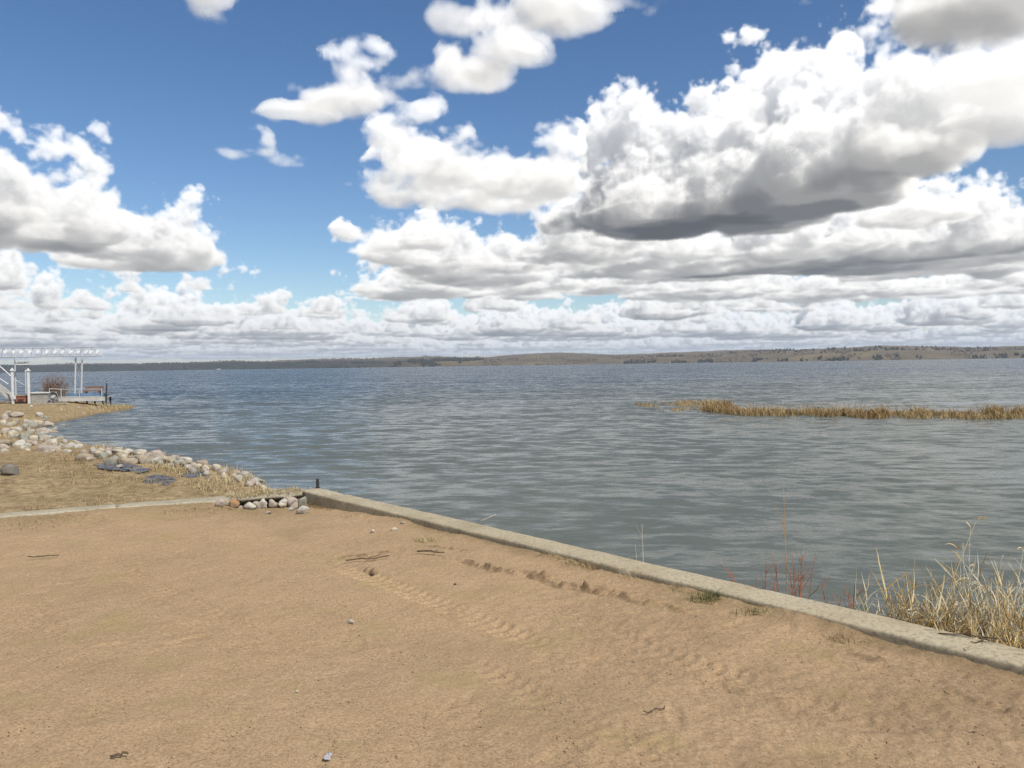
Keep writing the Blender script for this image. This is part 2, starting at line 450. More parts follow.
# ================================================================= the lie of the land
WATER = -.9
WALL_A = np.array([-2.50, 9.93]); WALL_B = np.array([3.72, 2.62])      # middle line of the long retaining wall
KERB_C = np.array([-13.4, 4.51])                                       # the kerb runs left from the corner
def unit(v): return v / np.hypot(*v)
WD = unit(WALL_B - WALL_A); WN = np.array([-WD[1], WD[0]])
if WN[0] < 0: WN = -WN                                                 # toward the lake
KD = unit(KERB_C - WALL_A); KN = np.array([KD[1], -KD[0]])
if KN[1] < 0: KN = -KN                                                 # toward the grass
def side_wall(x, y): return (x - WALL_A[0]) * WN[0] + (y - WALL_A[1]) * WN[1]
def side_kerb(x, y): return (x - WALL_A[0]) * KN[0] + (y - WALL_A[1]) * KN[1]
def along_wall(x, y): return (x - WALL_A[0]) * WD[0] + (y - WALL_A[1]) * WD[1]
def along_kerb(x, y): return (x - WALL_A[0]) * KD[0] + (y - WALL_A[1]) * KD[1]
def sand_base(x, y):
    """broad shape of the beach: level at the feet, dipping into the corner of the walls"""
    sw = -side_wall(x, y); sk = -side_kerb(x, y)
    aw = np.clip(along_wall(x, y), 0, 9)
    edge = np.interp(aw, [0, .5, 1.3, 2., 2.7, 4., 6., 9.], [-.08, -.065, -.01, .04, .055, .062, .05, .04])                       # level along the long wall
    kw = sstep(.75, 1.25, along_kerb(x, y))                         # rises to the kerb top farther left
    e2 = -.05 + .12 * kw + .012 * sstep(1.5, 4, along_kerb(x, y))
    b = .02 + .012 * np.sin(x * .9 + .4) * np.cos(y * .7)
    w = np.exp(-np.clip(sw - .14, 0, 9) / 1.1); k = np.exp(-np.clip(sk - .14, 0, 9) / 1.0)
    z = b * (1 - w) + edge * w
    return z * (1 - k) + e2 * k
def seg_coords(x, y, a, b):
    d = np.array(b) - np.array(a); l = math.hypot(*d); d = d / l
    return (x - a[0]) * d[0] + (y - a[1]) * d[1], -(x - a[0]) * d[1] + (y - a[1]) * d[0], l
def axis(parts):
    out = []
    for a, b, s0, s1 in parts:                                     # spacing grows from s0 to s1
        x = a
        while x < b:
            out.append(x); x += s0 + (s1 - s0) * (x - a) / (b - a)
    out.append(parts[-1][1]); return np.array(out, np.float32)
def grid(xs, ys):
    X, Y = np.meshgrid(xs, ys, indexing='ij'); nx, ny = X.shape
    i = np.arange(nx * ny).reshape(nx, ny)
    F = np.stack([i[:-1, :-1], i[1:, :-1], i[1:, 1:], i[:-1, 1:]], -1).reshape(-1, 4)
    return X.ravel(), Y.ravel(), F
# ---------------------------------------------------------------- sand
def make_sand():
    xs = axis([(-60, -14, 2., .3), (-14, -5., .06, .03), (-5., 3.0, .0125, .0125), (3.0, 5.4, .02, .05)])
    ys = axis([(-40, -3, 2., .2), (-3, 2.6, .12, .03), (2.6, 6.2, .0125, .0125), (6.2, 10.6, .0135, .022)])
    x, y, F = grid(xs, ys)
    z = sand_base(x, y)
    near = sstep(-2.5, 2.6, y)
    z = z + fbm2(x * .9, y * .9, 3, 3) * .014 + near * (fbm2(x * 4.2, y * 4.2, 9, 3, .55) * .0048 + fbm2(x * 17, y * 17, 21, 3, .6) * .0026)
    # the right half is trodden and rough, the left smooth and packed
    rough = sstep(-.9, .9, x + fbm2(x * .8, y * .8, 31, 2) * .6) * .8 + .2
    z += near * rough * (np.abs(fbm2(x * 9, y * 9, 41, 4, .6)) - .45) * .0068
    z += near * rough * np.maximum(0, fbm2(x * 30, y * 30, 47, 2) - .55) * .010           # crumbs
    veg = np.zeros_like(z); damp = np.zeros_like(z)
    # footprints
    r = np.random.default_rng(7)
    for k in range(170):
        cx = r.uniform(-4.5, 3.2); cy = r.uniform(2.6, 9.0)
        if r.random() > (.35 if cx < -.4 else 1.): continue
        if side_wall(cx, cy) > -.35: continue
        a = r.uniform(0, 6.28); L = r.uniform(.09, .15); Wd = L * r.uniform(.35, .5); dp = r.uniform(.003, .009)
        m = np.nonzero((np.abs(x - cx) < .35) & (np.abs(y - cy) < .35))[0]
        u = (x[m] - cx) * math.cos(a) + (y[m] - cy) * math.sin(a); v = -(x[m] - cx) * math.sin(a) + (y[m] - cy) * math.cos(a)
        q = np.sqrt((u / L)**2 + (v / Wd)**2) + .3 * fbm2(x[m] * 14, y[m] * 14, 60 + k % 5, 3)
        z[m] += -dp * (1 - sstep(.55, 1., q)) + dp * .4 * np.exp(-((q - 1.18) / .25)**2)
    # tyre tracks: a ribbed one by the wall, faint plain ones across the beach
    def track(a, b, w, depth, rib=0., pitch=.075, fade=.4, slant=.5, bow=0.):
        u, v, l = seg_coords(x, y, a, b)
        v = v + bow * np.sin(np.clip(u / l, 0, 1) * math.pi)
        m = np.nonzero((np.abs(v) < w * 1.6) & (u > -.5) & (u < l + .5))[0]
        uu, vv = u[m], v[m]; on = sstep(-fade * .5, fade, uu) * (1 - sstep(l - fade, l + fade * .5, uu))
        on = on * np.clip(.75 + .5 * fbm2(x[m] * 2.3, y[m] * 2.3, 77, 2), .15, 1.2)
        inside = 1 - sstep(w * .42, w * .54, np.abs(vv))
        z[m] -= on * depth * inside
        z[m] += on * depth * .9 * np.exp(-((np.abs(vv) - w * .6) / (w * .1))**2)
        if rib:
            ph = (uu + np.abs(vv) * slant) / pitch
            bar = sstep(-.1, .45, np.sin(ph * 6.283))
            z[m] += on * rib * (bar - .5) * inside * sstep(.0, w * .1, np.abs(vv))
    track((-1.55, 6.5), (.12, 4.55), .2, .008, .019, .088, .4, .35)
    track((-1.2, 6.75), (1.2, 4.0), .18, .004, .003, .08, .6)
    track((-3.75, 7.0), (-1.15, 4.35), .2, .008, .004, .09, .6, bow=.05)
    track((-4.1, 6.2), (-2.2, 4.1), .2, .007, .003, .09, .5)
    track((-.3, 4.3), (.7, 3.05), .18, .006, .006, .085, .4)
    track((.55, 4.6), (1.55, 3.4), .18, .008, .013, .085, .4)
    # a raked-up line of damp clods running parallel to the wall
    def ridge(a, b, w, hgt, dampness):
        u, v, l = seg_coords(x, y, a, b)
        v = v + fbm2(u * 2.1, u * 0 + 3., 91, 3) * .055
        m = np.nonzero((np.abs(v) < .4) & (u > -.3) & (u < l + .3))[0]
        uu, vv = u[m], v[m]; on = sstep(-.15, .15, uu) * (1 - sstep(l - .15, l + .15, uu))
        n = np.clip(fbm2(x[m] * 16, y[m] * 16, 95, 4, .65) * 1.1 + .4, 0, 1.8)
        g = np.exp(-(vv / w)**2)
        z[m] += on * hgt * g * n - on * hgt * .8 * np.exp(-((vv + w * 1.7) / (w * .9))**2)
        damp[m] = np.maximum(damp[m], on * dampness * np.exp(-((vv + w * .5) / (w * 1.3))**2) * np.clip(n + .1, 0, 1))
    ridge((-.42, 6.38), (.20, 5.90), .026, .024, .8); ridge((.12, 5.98), (.66, 5.46), .036, .032, .95); ridge((.60, 5.56), (1.1, 4.95), .03, .02, .5)
    ridge((-1.50, 6.62), (-.98, 6.95), .02, .012, .8); ridge((-1.2, 6.28), (-1.05, 6.10), .03, .022, .9)
    ridge((-.75, 6.95), (-.4, 6.8), .02, .014, .8); ridge((.9, 3.95), (1.5, 3.45), .03, .008, .15)
    ridge((1.75, 4.35), (2.05, 3.95), .035, .014, .5); ridge((2.0, 3.8), (2.3, 3.45), .035, .014, .5)
    # sand drifted against the long wall and earth against the kerb
    sw = -side_wall(x, y) - .135; sk = -side_kerb(x, y) - .15
    wall_on = along_wall(x, y) > -.1
    d = np.exp(-(np.clip(sw, 0, 9) / .10)**2) * np.clip(fbm2(x * 1.7, y * 1.7, 51, 3) * .9 + .1, 0, 1)
    z += np.where(wall_on, d * .035, 0)
    n1 = fbm2(x * 1.4, y * 1.4, 61, 4)
    veg = np.clip(np.exp(-np.clip(sk, 0, 9) / .8) * 1.3 + n1 * .4 - .28, 0, 1) * sstep(-.4, .4, along_kerb(x, y))
    veg = np.maximum(veg, np.clip(np.exp(-np.clip(sw, 0, 9) / .16) * .9 + n1 * .35 - .35, 0, 1))
    damp = np.maximum(damp, .75 * np.clip(np.exp(-np.clip(sw - .02, 0, 9) / .28) * .9 * sstep(5.6, 7.4, along_wall(x, y)) + fbm2(x * 3, y * 3, 63, 3) * .4 - .3, 0, 1))
    scuff = sstep(-.5, 1.2, x - .25 * (y - 4)) * np.clip(fbm2(x * 1.1, y * 1.1, 67, 4, .6) * .8 + .15, 0, 1)
    damp = np.maximum(damp, .30 * scuff); z += near * scuff * (fbm2(x * 12, y * 12, 69, 4, .65)) * .0055
    damp = np.maximum(damp, .55 * np.clip(np.exp(-np.clip(sw, 0, 9) / .16) + fbm2(x * 5, y * 5, 73, 3) * .5 - .45, 0, 1) * sstep(1.5, 3, along_wall(x, y)))
    # under the walls the sheet goes down out of sight
    z = np.where((side_wall(x, y) > -.05) | (side_kerb(x, y) > -.06), -1.6, z)
    me = np_mesh('sand_beach', np.stack([x, y, z], 1), F, True, {'veg': veg, 'damp': damp})
    m, nt, b = mat('sand', .95, .15)
    v = coords(nt)
    big = noise(nt, v, .55, 4, .55); mid = noise(nt, v, 3.2, 5, .6); fine = noise(nt, v, 62, 5, .78); grain = noise(nt, v, 240, 2, .6)
    c = ramp(nt, big, [(.34, (.385, .270, .155)), (.5, (.345, .230, .125)), (.64, (.265, .182, .092))])
    c = mix(nt, .55, c, ramp(nt, mid, [(.3, (.255, .168, .088)), (.5, (.345, .233, .128)), (.72, (.395, .275, .158))]))
    c = mix(nt, .58, c, ramp(nt, fine, [(.36, (.17, .112, .06)), (.5, (.345, .236, .132)), (.63, (.46, .335, .205))]))
    c = mix(nt, ramp(nt, noise(nt, v, 1.7, 5, .65), [(.54, (0, 0, 0)), (.68, (.55,) * 3)]), c, (.30, .225, .10))
    c = mix(nt, ramp(nt, noise(nt, v, 13, 5, .7), [(.60, (0, 0, 0)), (.70, (.5,) * 3)]), c, (.20, .135, .075))
    c = mix(nt, math_(nt, 'MULTIPLY', attr(nt, 'damp'), .85), c, (.105, .068, .038))
    vegc = ramp(nt, noise(nt, v, 26, 5, .7), [(.30, (.115, .08, .042)), (.52, (.23, .165, .083)), (.7, (.31, .25, .13))])
    c = mix(nt, math_(nt, 'MULTIPLY', attr(nt, 'veg'), .75), c, vegc)
    c = mix(nt, 1., c, (1.05, 1.06, 1.10), 'MULTIPLY')
    # pale shell and pebble flecks, darker crumbs
    vo = nd(nt, 'ShaderNodeTexVoronoi', i_Scale=34.); nt.links.new(v, vo.inputs['Vector'])
    fl = math_(nt, 'MULTIPLY', math_(nt, 'LESS_THAN', vo.outputs['Distance'], .12), math_(nt, 'GREATER_THAN', noise(nt, v, 3.3, 3), .56))
    c = mix(nt, math_(nt, 'MULTIPLY', fl, .5), c, (.5, .44, .36))
    vo2 = nd(nt, 'ShaderNodeTexVoronoi', i_Scale=47.); nt.links.new(v, vo2.inputs['Vector'])
    fl2 = math_(nt, 'MULTIPLY', math_(nt, 'LESS_THAN', vo2.outputs['Distance'], .17), math_(nt, 'GREATER_THAN', noise(nt, v, 2.1, 3), .54))
    c = mix(nt, math_(nt, 'MULTIPLY', fl2, .6), c, (.13, .085, .045))
    nt.links.new(c, b.inputs['Base Color'])
    h = math_(nt, 'ADD', fine, math_(nt, 'MULTIPLY', grain, .55)); bump(nt, b, h, .7, .010)
    return tag(link('sand_beach', me, m), kind='structure')
make_sand()
# ---------------------------------------------------------------- grass bank, spit and lake bed
SHORE = [(4.6, 2.2), (3.4, 4.0), (.8, 7.2), (-1.9, 10.4), (-2.7, 12.2), (-4.3, 14.3), (-6.2, 16.2), (-8.6, 18.4), (-11.8, 22.2), (-14.3, 25.6), (-16.4, 28.6), (-18.8, 32.), (-21.2, 36.2),
         (-22.1, 38.6), (-22.7, 42.0), (-23.9, 46.8), (-24.2, 49.6), (-24.9, 53.), (-25.8, 55.6), (-27.8, 57.4), (-33., 58.5), (-45., 60.), (-90., 62.)]
def shore_distance(x, y):
    """distance to the waterline, positive on land"""
    P = np.array(SHORE); best = np.full(x.shape, 1e9); sg = np.ones(x.shape)
    for a, b in zip(P[:-1], P[1:]):
        d = b - a; L2 = d @ d
        t = np.clip(((x - a[0]) * d[0] + (y - a[1]) * d[1]) / L2, 0, 1)
        ex, ey = x - a[0] - t * d[0], y - a[1] - t * d[1]
        q = ex * ex + ey * ey; c = d[0] * (y - a[1]) - d[1] * (x - a[0])
        w = q < best; best = np.where(w, q, best); sg = np.where(w, np.where(c > 0, 1, -1), sg)
    return np.sqrt(best) * sg
def bank_height(x, y, sdist=None):
    s = shore_distance(x, y) if sdist is None else sdist
    far = sstep(26, 42, y)                                    # the spit lies lower than the bank
    top = .03 - .42 * far + .05 * sstep(9.6, 11.4, y) * (1 - sstep(14, 20, y))
    run = 1.5 + 2.6 * far
    k = sstep(0, 1, np.clip(s / run, 0, 1))
    z = WATER + (top - WATER) * k
    return np.where(s < 0, WATER + s * .32, z)
def make_bank():
    xs = axis([(-90, -40, 3, .6), (-40, -20, .35, .14), (-20, -9, .10, .05), (-9, -1.5, .05, .03), (-1.5, 8.4, .06, .12)])
    ys = axis([(1, 8, .25, .06), (8, 18, .035, .06), (18, 40, .08, .16), (40, 66, .16, .3)])
    x, y, F = grid(xs, ys)
    s = shore_distance(x, y) + fbm2(x * .8, y * .8, 101, 3) * .16
    z = bank_height(x, y, s)
    z += fbm2(x * .7, y * .7, 103, 3) * .03 * sstep(0, 1.5, s) + fbm2(x * 4, y * 4, 105, 4, .6) * .012
    kerb = np.clip(side_kerb(x, y) - .15, 0, 99)
    z = np.where(side_kerb(x, y) < 3, z + (.045 - z) * np.exp(-kerb / .5) * sstep(.2, 1., along_kerb(x, y)), z)
    z = np.where(along_wall(x, y) > -.25, np.minimum(z, -.16 - .35 * np.clip(side_wall(x, y), 0, 9)), z)
    gone = ((side_kerb(x, y) < .05) & (along_kerb(x, y) > -.1)) | ((side_wall(x, y) < .04) & (along_wall(x, y) > -.05)) | ((side_kerb(x, y) < 0.05) & (side_wall(x, y) < 0.04))
    keep = ~gone
    Fk = F[keep[F].sum(1) >= 4]
    used = np.zeros(len(x), bool); used[Fk.ravel()] = True; idx = np.cumsum(used) - 1
    wet = np.clip(1 - s / .9, 0, 1)
    me = np_mesh('grass_bank', np.stack([x, y, z], 1)[used], idx[Fk], True, {'wet': wet[used]})
    m, nt, b = mat('dry_turf', .97, .1); v = coords(nt)
    n1 = noise(nt, v, .8, 5, .6); n2 = noise(nt, v, 9, 6, .7); n3 = noise(nt, v, 2.4, 4, .6)
    c = ramp(nt, n2, [(.28, (.12, .083, .047)), (.45, (.245, .178, .10)), (.58, (.33, .25, .14)), (.74, (.42, .335, .205))])
    c = mix(nt, ramp(nt, n1, [(.46, (0, 0, 0)), (.66, (.45, .45, .45))]), c, mix(nt, n2, (.13, .10, .045), (.25, .20, .095)))
    c = mix(nt, ramp(nt, n3, [(.55, (0, 0, 0)), (.72, (.7, .7, .7))]), c, (.13, .082, .045))
    c = mix(nt, math_(nt, 'MULTIPLY', attr(nt, 'wet'), .7), c, (.12, .09, .06))
    nt.links.new(c, b.inputs['Base Color']); bump(nt, b, noise(nt, v, 30, 5, .7), .8, .02)
    return tag(link('grass_bank', me, m), kind='structure')
make_bank()
def make_inland():
    xs = axis([(-9000, -200, 1500, 60), (-200, 200, 20, 20), (200, 9000, 60, 1500)]); ys = axis([(-9000, -200, 1500, 60), (-200, -37, 20, 8)])
    x, y, F = grid(xs, ys); z = -.25 + 30 * sstep(200, 6000, -y) + fbm2(x / 60, y / 60, 5, 2) * .1
    me = np_mesh('inland_ground', np.stack([x, y, z], 1), F)
    tag(link('inland_ground', me, mottled('pasture', (.10, .085, .04), (.19, .16, .08), .05)), kind='structure')
    xs = axis([(-9000, -200, 1500, 60), (-200, 200, 20, 20), (200, 12000, 60, 1500)]); ys = axis([(-30, 200, 15, 15), (200, 9500, 60, 1500)])
    x, y, F = grid(xs, ys)
    me = np_mesh('lake_bed', np.stack([x, y, np.full_like(x, -4.) + fbm2(x / 25, y / 25, 8, 2) * .2], 1), F)
    tag(link('lake_bed', me, mottled('silt', (.05, .045, .03), (.09, .08, .05), .4)), kind='structure')
make_inland()
# ---------------------------------------------------------------- lake
def make_lake():
    az = np.radians(np.concatenate([np.linspace(-180, -56, 32)[:-1], np.linspace(-56, -40, 60)[:-1], np.linspace(-40, 40, 1000)[:-1], np.linspace(40, 60, 70)[:-1], np.linspace(60, 180, 31)[:-1]]))
    rr = [4.2]
    while rr[-1] < 900: rr.append(rr[-1] + max(.035, rr[-1] * .0068))
    rr += [1100, 1400, 2000, 3000, 4500, 7000, 11000]
    rr = np.array(rr)
    R, A = np.meshgrid(rr, az, indexing='ij'); x = (R * np.sin(A)).ravel(); y = (R * np.cos(A)).ravel()
    dr = np.gradient(rr)[:, None] * np.ones_like(A); dr = dr.ravel()
    r = np.random.default_rng(3); z = np.zeros_like(x)
    lee = .55 + .45 * sstep(0, 14, -shore_distance(x, y))       # flatter close in, behind the reeds and the wall
    reed = np.exp(-(((x - 15) / 9)**2 + ((y - 27) / 7)**2))
    lee = lee * (1 - .45 * reed)
    gust = np.clip(.85 + .45 * fbm2(x / 11, y / 7, 301, 3), .3, 1.5)
    wind = rad(205)                                             # crests lie across the view, a little askew
    for k in range(74):
        lam = .13 * (1.5 / .13)**((k + r.random()) / 74)
        th = wind + r.normal(0, .42 if lam > .6 else .7); kx, ky = math.sin(th) * 6.283 / lam, math.cos(th) * 6.283 / lam
        amp = WAVE * .0042 * lam**.62 * r.uniform(.5, 1.4)
        fade = np.clip(1.6 - dr * 2.6 / lam * 1.0, 0, 1)
        on = np.nonzero(fade > .01)[0]
        if not len(on): continue
        ph = x[on] * kx + y[on] * ky + r.uniform(0, 6.283) + .9 * vnoise2(x[on] / (lam * 5), y[on] / (lam * 5), 400 + k)
        sx = np.sin(ph)
        z[on] += amp * fade[on] * (sx + .28 * np.cos(2 * ph)) * gust[on]
    z = WATER + z * lee
    nr, na = R.shape; i = np.arange(nr * na).reshape(nr, na); j = np.roll(i, -1, 1)
    F = np.stack([i[:-1], j[:-1], j[1:], i[1:]], -1).reshape(-1, 4)
    F = F[:, ::-1]
    me = np_mesh('lake', np.stack([x, y, z], 1), F)
    m, nt, b = mat('lake_water', .06, .5)
    b.inputs['IOR'].default_value = WATER_IOR
    v = coords(nt)
    # murky over the shallows, deeper and bluer offshore
    dp = nd(nt, 'ShaderNodeSeparateXYZ'); nt.links.new(v, dp.inputs[0]); dm = nd(nt, 'ShaderNodeMapRange', interpolation_type='SMOOTHSTEP'); dm.inputs[1].default_value = 14; dm.inputs[2].default_value = 130
    nt.links.new(math_(nt, 'ADD', dp.outputs[1], math_(nt, 'MULTIPLY', dp.outputs[0], -.8)), dm.inputs[0])
    c = mix(nt, dm.outputs[0], WATER_C1, WATER_C2); c = mix(nt, math_(nt, 'MULTIPLY', noise(nt, coords(nt, 'Object', (.05, .16, .05)), 1., 3), .5), c, (.070, .084, .070))
    nt.links.new(c, b.inputs['Base Color'])
    # ripples too fine for the mesh: chop elongated along the crests, in three sizes
    def chop(sx, sy, rot, d, s):
        tc = nd(nt, 'ShaderNodeTexCoord'); mp = nd(nt, 'ShaderNodeMapping'); mp.inputs['Scale'].default_value = (sx, sy, 1); mp.inputs['Rotation'].default_value = (0, 0, rad(rot))
        nt.links.new(tc.outputs['Object'], mp.inputs['Vector']); return math_(nt, 'MULTIPLY', noise(nt, mp.outputs['Vector'], 1., d, .6, .4), s)
    h = math_(nt, 'ADD', chop(1.1, 2.4, 20, 3, .16), math_(nt, 'ADD', chop(4.6, 8.5, 28, 3, .042), math_(nt, 'ADD', chop(14, 24, 12, 2, .011), math_(nt, 'ADD', chop(.12, .38, 16, 3, .5), math_(nt, 'ADD', chop(.35, .95, 24, 2, .20), chop(.035, .13, 10, 3, 1.3))))))
    bp = nd(nt, 'ShaderNodeBump', i_Strength=1., i_Distance=BUMP); nt.links.new(h, bp.inputs['Height'])
    # slopes of the small waves; offshore they are steeper, their fronts leaning toward the beach
    def slopes(sx, sy, rot, d, amp):
        tc = nd(nt, 'ShaderNodeTexCoord'); mp = nd(nt, 'ShaderNodeMapping'); mp.inputs['Scale'].default_value = (sx, sy, 1); mp.inputs['Rotation'].default_value = (0, 0, rad(rot))
        nt.links.new(tc.outputs['Object'], mp.inputs['Vector']); n = nd(nt, 'ShaderNodeTexNoise', i_Scale=1., i_Detail=d, i_Roughness=.55); nt.links.new(mp.outputs['Vector'], n.inputs['Vector'])
        a = nd(nt, 'ShaderNodeVectorMath', operation='SUBTRACT'); nt.links.new(n.outputs['Color'], a.inputs[0]); a.inputs[1].default_value = (.5, .5, .5)
        m = nd(nt, 'ShaderNodeVectorMath', operation='MULTIPLY'); nt.links.new(a.outputs[0], m.inputs[0]); m.inputs[1].default_value = (amp * .6, amp, 0); return m.outputs[0]
    def vadd(a, b_):
        n = nd(nt, 'ShaderNodeVectorMath', operation='ADD'); nt.links.new(a, n.inputs[0])
        if isinstance(b_, tuple): n.inputs[1].default_value = b_
        else: nt.links.new(b_, n.inputs[1])
        return n.outputs[0]
    sl = vadd(vadd(slopes(1.5, 2.5, 14, 5, SLOPE * 1.1), slopes(.38, .62, 24, 4, SLOPE * .5)), vadd(slopes(.05, .16, 8, 4, SLOPE * .26), (0, -LEAN, 0)))
    sp0 = nd(nt, 'ShaderNodeSeparateXYZ'); nt.links.new(v, sp0.inputs[0]); off = nd(nt, 'ShaderNodeMapRange', interpolation_type='SMOOTHSTEP'); off.inputs[1].default_value = 6; off.inputs[2].default_value = 70; off.inputs[3].default_value = .55; off.inputs[4].default_value = 1.
    nt.links.new(sp0.outputs[1], off.inputs[0]); scl = nd(nt, 'ShaderNodeVectorMath', operation='SCALE'); nt.links.new(sl, scl.inputs[0]); nt.links.new(off.outputs[0], scl.inputs['Scale'])
    nrm = nd(nt, 'ShaderNodeVectorMath', operation='NORMALIZE'); nt.links.new(vadd(bp.outputs[0], scl.outputs[0]), nrm.inputs[0]); nt.links.new(nrm.outputs[0], b.inputs['Normal'])
    # sheltered and glossy by the shore, wind-roughened out on the open lake
    sp = nd(nt, 'ShaderNodeSeparateXYZ'); nt.links.new(v, sp.inputs[0]); mr = nd(nt, 'ShaderNodeMapRange', interpolation_type='SMOOTHSTEP')
    mr.inputs[1].default_value = 8; mr.inputs[2].default_value = 160; mr.inputs[3].default_value = ROUGH0; mr.inputs[4].default_value = ROUGH1
    nt.links.new(sp.outputs[1], mr.inputs[0]); nt.links.new(mr.outputs[0], b.inputs['Roughness'])
    return tag(link('lake', me, m), kind='structure')
make_lake()
# ================================================================= far shore
def shore_range(a): return 3600 + 3200 * sstep(8, -36, a) + 250 * np.sin(a * .21)          # metres to the far shore by azimuth in degrees
def hill_height(a, back):
    """height of the far land; back = metres behind its shore"""
    r = 44 + 12 * sstep(-8, 30, a) + 24 * sstep(-6, -34, a) + 4 * np.sin(a * .31 + 1) + 3 * np.sin(a * .83)
    h = r * sstep(0, 420, back) * (.62 + .38 * sstep(300, 1500, back))
    h = h + 26 * sstep(900, 2600, back) * (sstep(-22, -10, a) * .9 + .25) * (1 + .25 * np.sin(a * .55))
    return h
def make_hills():
    az = np.linspace(-75, 78, 900); bk = np.concatenate([[-40, 0, 12, 30], np.linspace(60, 900, 22), np.linspace(1000, 5000, 24)])
    A, B = np.meshgrid(az, bk, indexing='ij'); D = shore_range(A) + B
    x = (D * np.sin(np.radians(A))).ravel(); y = (D * np.cos(np.radians(A))).ravel()
    h = hill_height(A, B).ravel()
    h += (fbm2(x / 420, y / 420, 201, 4) * 7 + fbm2(x / 60, y / 60, 207, 2) * 1.5) * sstep(30, 500, B).ravel()
    z = WATER + np.where(B.ravel() <= 0, np.where(B.ravel() < 0, -2., .05), h + .6)
    n0, n1 = A.shape; i = np.arange(n0 * n1).reshape(n0, n1)
    F = np.stack([i[:-1, :-1], i[:-1, 1:], i[1:, 1:], i[1:, :-1]], -1).reshape(-1, 4)[:, ::-1]
    left = (sstep(2, -16, A) * sstep(2200, 900, B)).ravel()  # mask of the left hills: spruce cover and painted cloud shadow together
    me = np_mesh('hills', np.stack([x, y, z], 1), F, True, {'spruce': left})
    m, nt, b = mat('far_hillside', 1., .05)
    v = coords(nt)
    f = noise(nt, v, .0016, 4, .6)
    wood = ramp(nt, noise(nt, v, .012, 5, .65), [(.3, (.085, .070, .050)), (.5, (.125, .102, .072)), (.7, (.16, .13, .088))])
    field = ramp(nt, noise(nt, v, .0009, 2), [(.4, (.23, .17, .105)), (.6, (.165, .135, .075))])
    c = mix(nt, ramp(nt, f, [(.56, (0, 0, 0)), (.60, (.85, .85, .85))]), wood, field)
    c = mix(nt, attr(nt, 'spruce'), c, (.030, .034, .026))  # spruce colour with a cloud's shadow put into it
    nt.links.new(c, b.inputs['Base Color'])
    tag(link('hills', me, m), kind='structure')
    return
make_hills()
def hill_z(a, back):
    D = shore_range(a) + back; x = D * np.sin(np.radians(a)); y = D * np.cos(np.radians(a))
    h = hill_height(a, back) + (fbm2(x / 420, y / 420, 201, 4) * 7 + fbm2(x / 60, y / 60, 207, 2) * 1.5) * sstep(30, 500, back)
    return x, y, WATER + .5 + h
def make_far_woods():
    """woods of the far shore, one mass: thousands of small crowns, bare aspen and dark spruce"""
    r = np.random.default_rng(17)
    def crowns(n, amin, amax, bmin, bmax, hmin, hmax, wide, clump, seed, bpow=1.):
        a = r.uniform(amin, amax, n * 4); bk = bmin + (bmax - bmin) * r.random(n * 4)**bpow
        q = fbm2(a * clump, bk / 260, seed, 3); k = np.argsort(-q)[:n]; a, bk = a[k], bk[k]
        x, y, z = hill_z(a, bk); h = r.uniform(hmin, hmax, n); w = h * wide * r.uniform(.7, 1.4, n)
        ring = 6; V = []; 
        prof = [(0., .25), (.25, 1.), (.62, .75), (1., .05)]
        ang = np.arange(ring) / ring * 6.283
        for t, s in prof:
            jx = 1 + .35 * r.standard_normal((n, ring))
            V.append(np.stack([x[:, None] + np.cos(ang) * w[:, None] * .5 * s * jx, y[:, None] + np.sin(ang) * w[:, None] * .5 * s * jx, (z - 1 + h * t)[:, None] + np.zeros((n, ring)) + h[:, None] * .06 * r.standard_normal((n, ring))], -1))
        V = np.stack(V, 1).reshape(-1, 3)
        base = (np.arange(n) * ring * 4)[:, None]
        f = np.array([[l * ring + j, l * ring + (j + 1) % ring, (l + 1) * ring + (j + 1) % ring, (l + 1) * ring + j] for l in range(3) for j in range(ring)])
        return V, (base[:, :, None] + f[None]).reshape(-1, 4)
    def build(name, parts, m):
        V = []; F = []; o = 0
        for v, f in parts: V.append(v); F.append(f + o); o += len(v)
        tag(link(name, np_mesh(name, np.concatenate(V), np.concatenate(F), False), m), kind='stuff')
    bare = mottled('bare_aspen', (.105, .086, .066), (.165, .135, .10), .02)
    dark = mottled('dark_spruce', (.022, .028, .02), (.04, .046, .03), .02)
    build('bare_woods', [crowns(1700, -2, 62, 5, 700, 6, 12, .9, .9, 3), crowns(900, -2, 62, 350, 1300, 6, 13, .9, 1.3, 5), crowns(1800, -30, -2, 900, 3200, 8, 15, .9, .7, 7)], bare)
    build('spruce_woods', [crowns(4500, -62, -2, 5, 900, 8, 17, .55, .8, 11), crowns(500, 8, 60, 4, 160, 8, 16, .6, 1.6, 13), crowns(500, 10, 60, 400, 1300, 9, 16, .6, 1.1, 19)], dark)
make_far_woods()
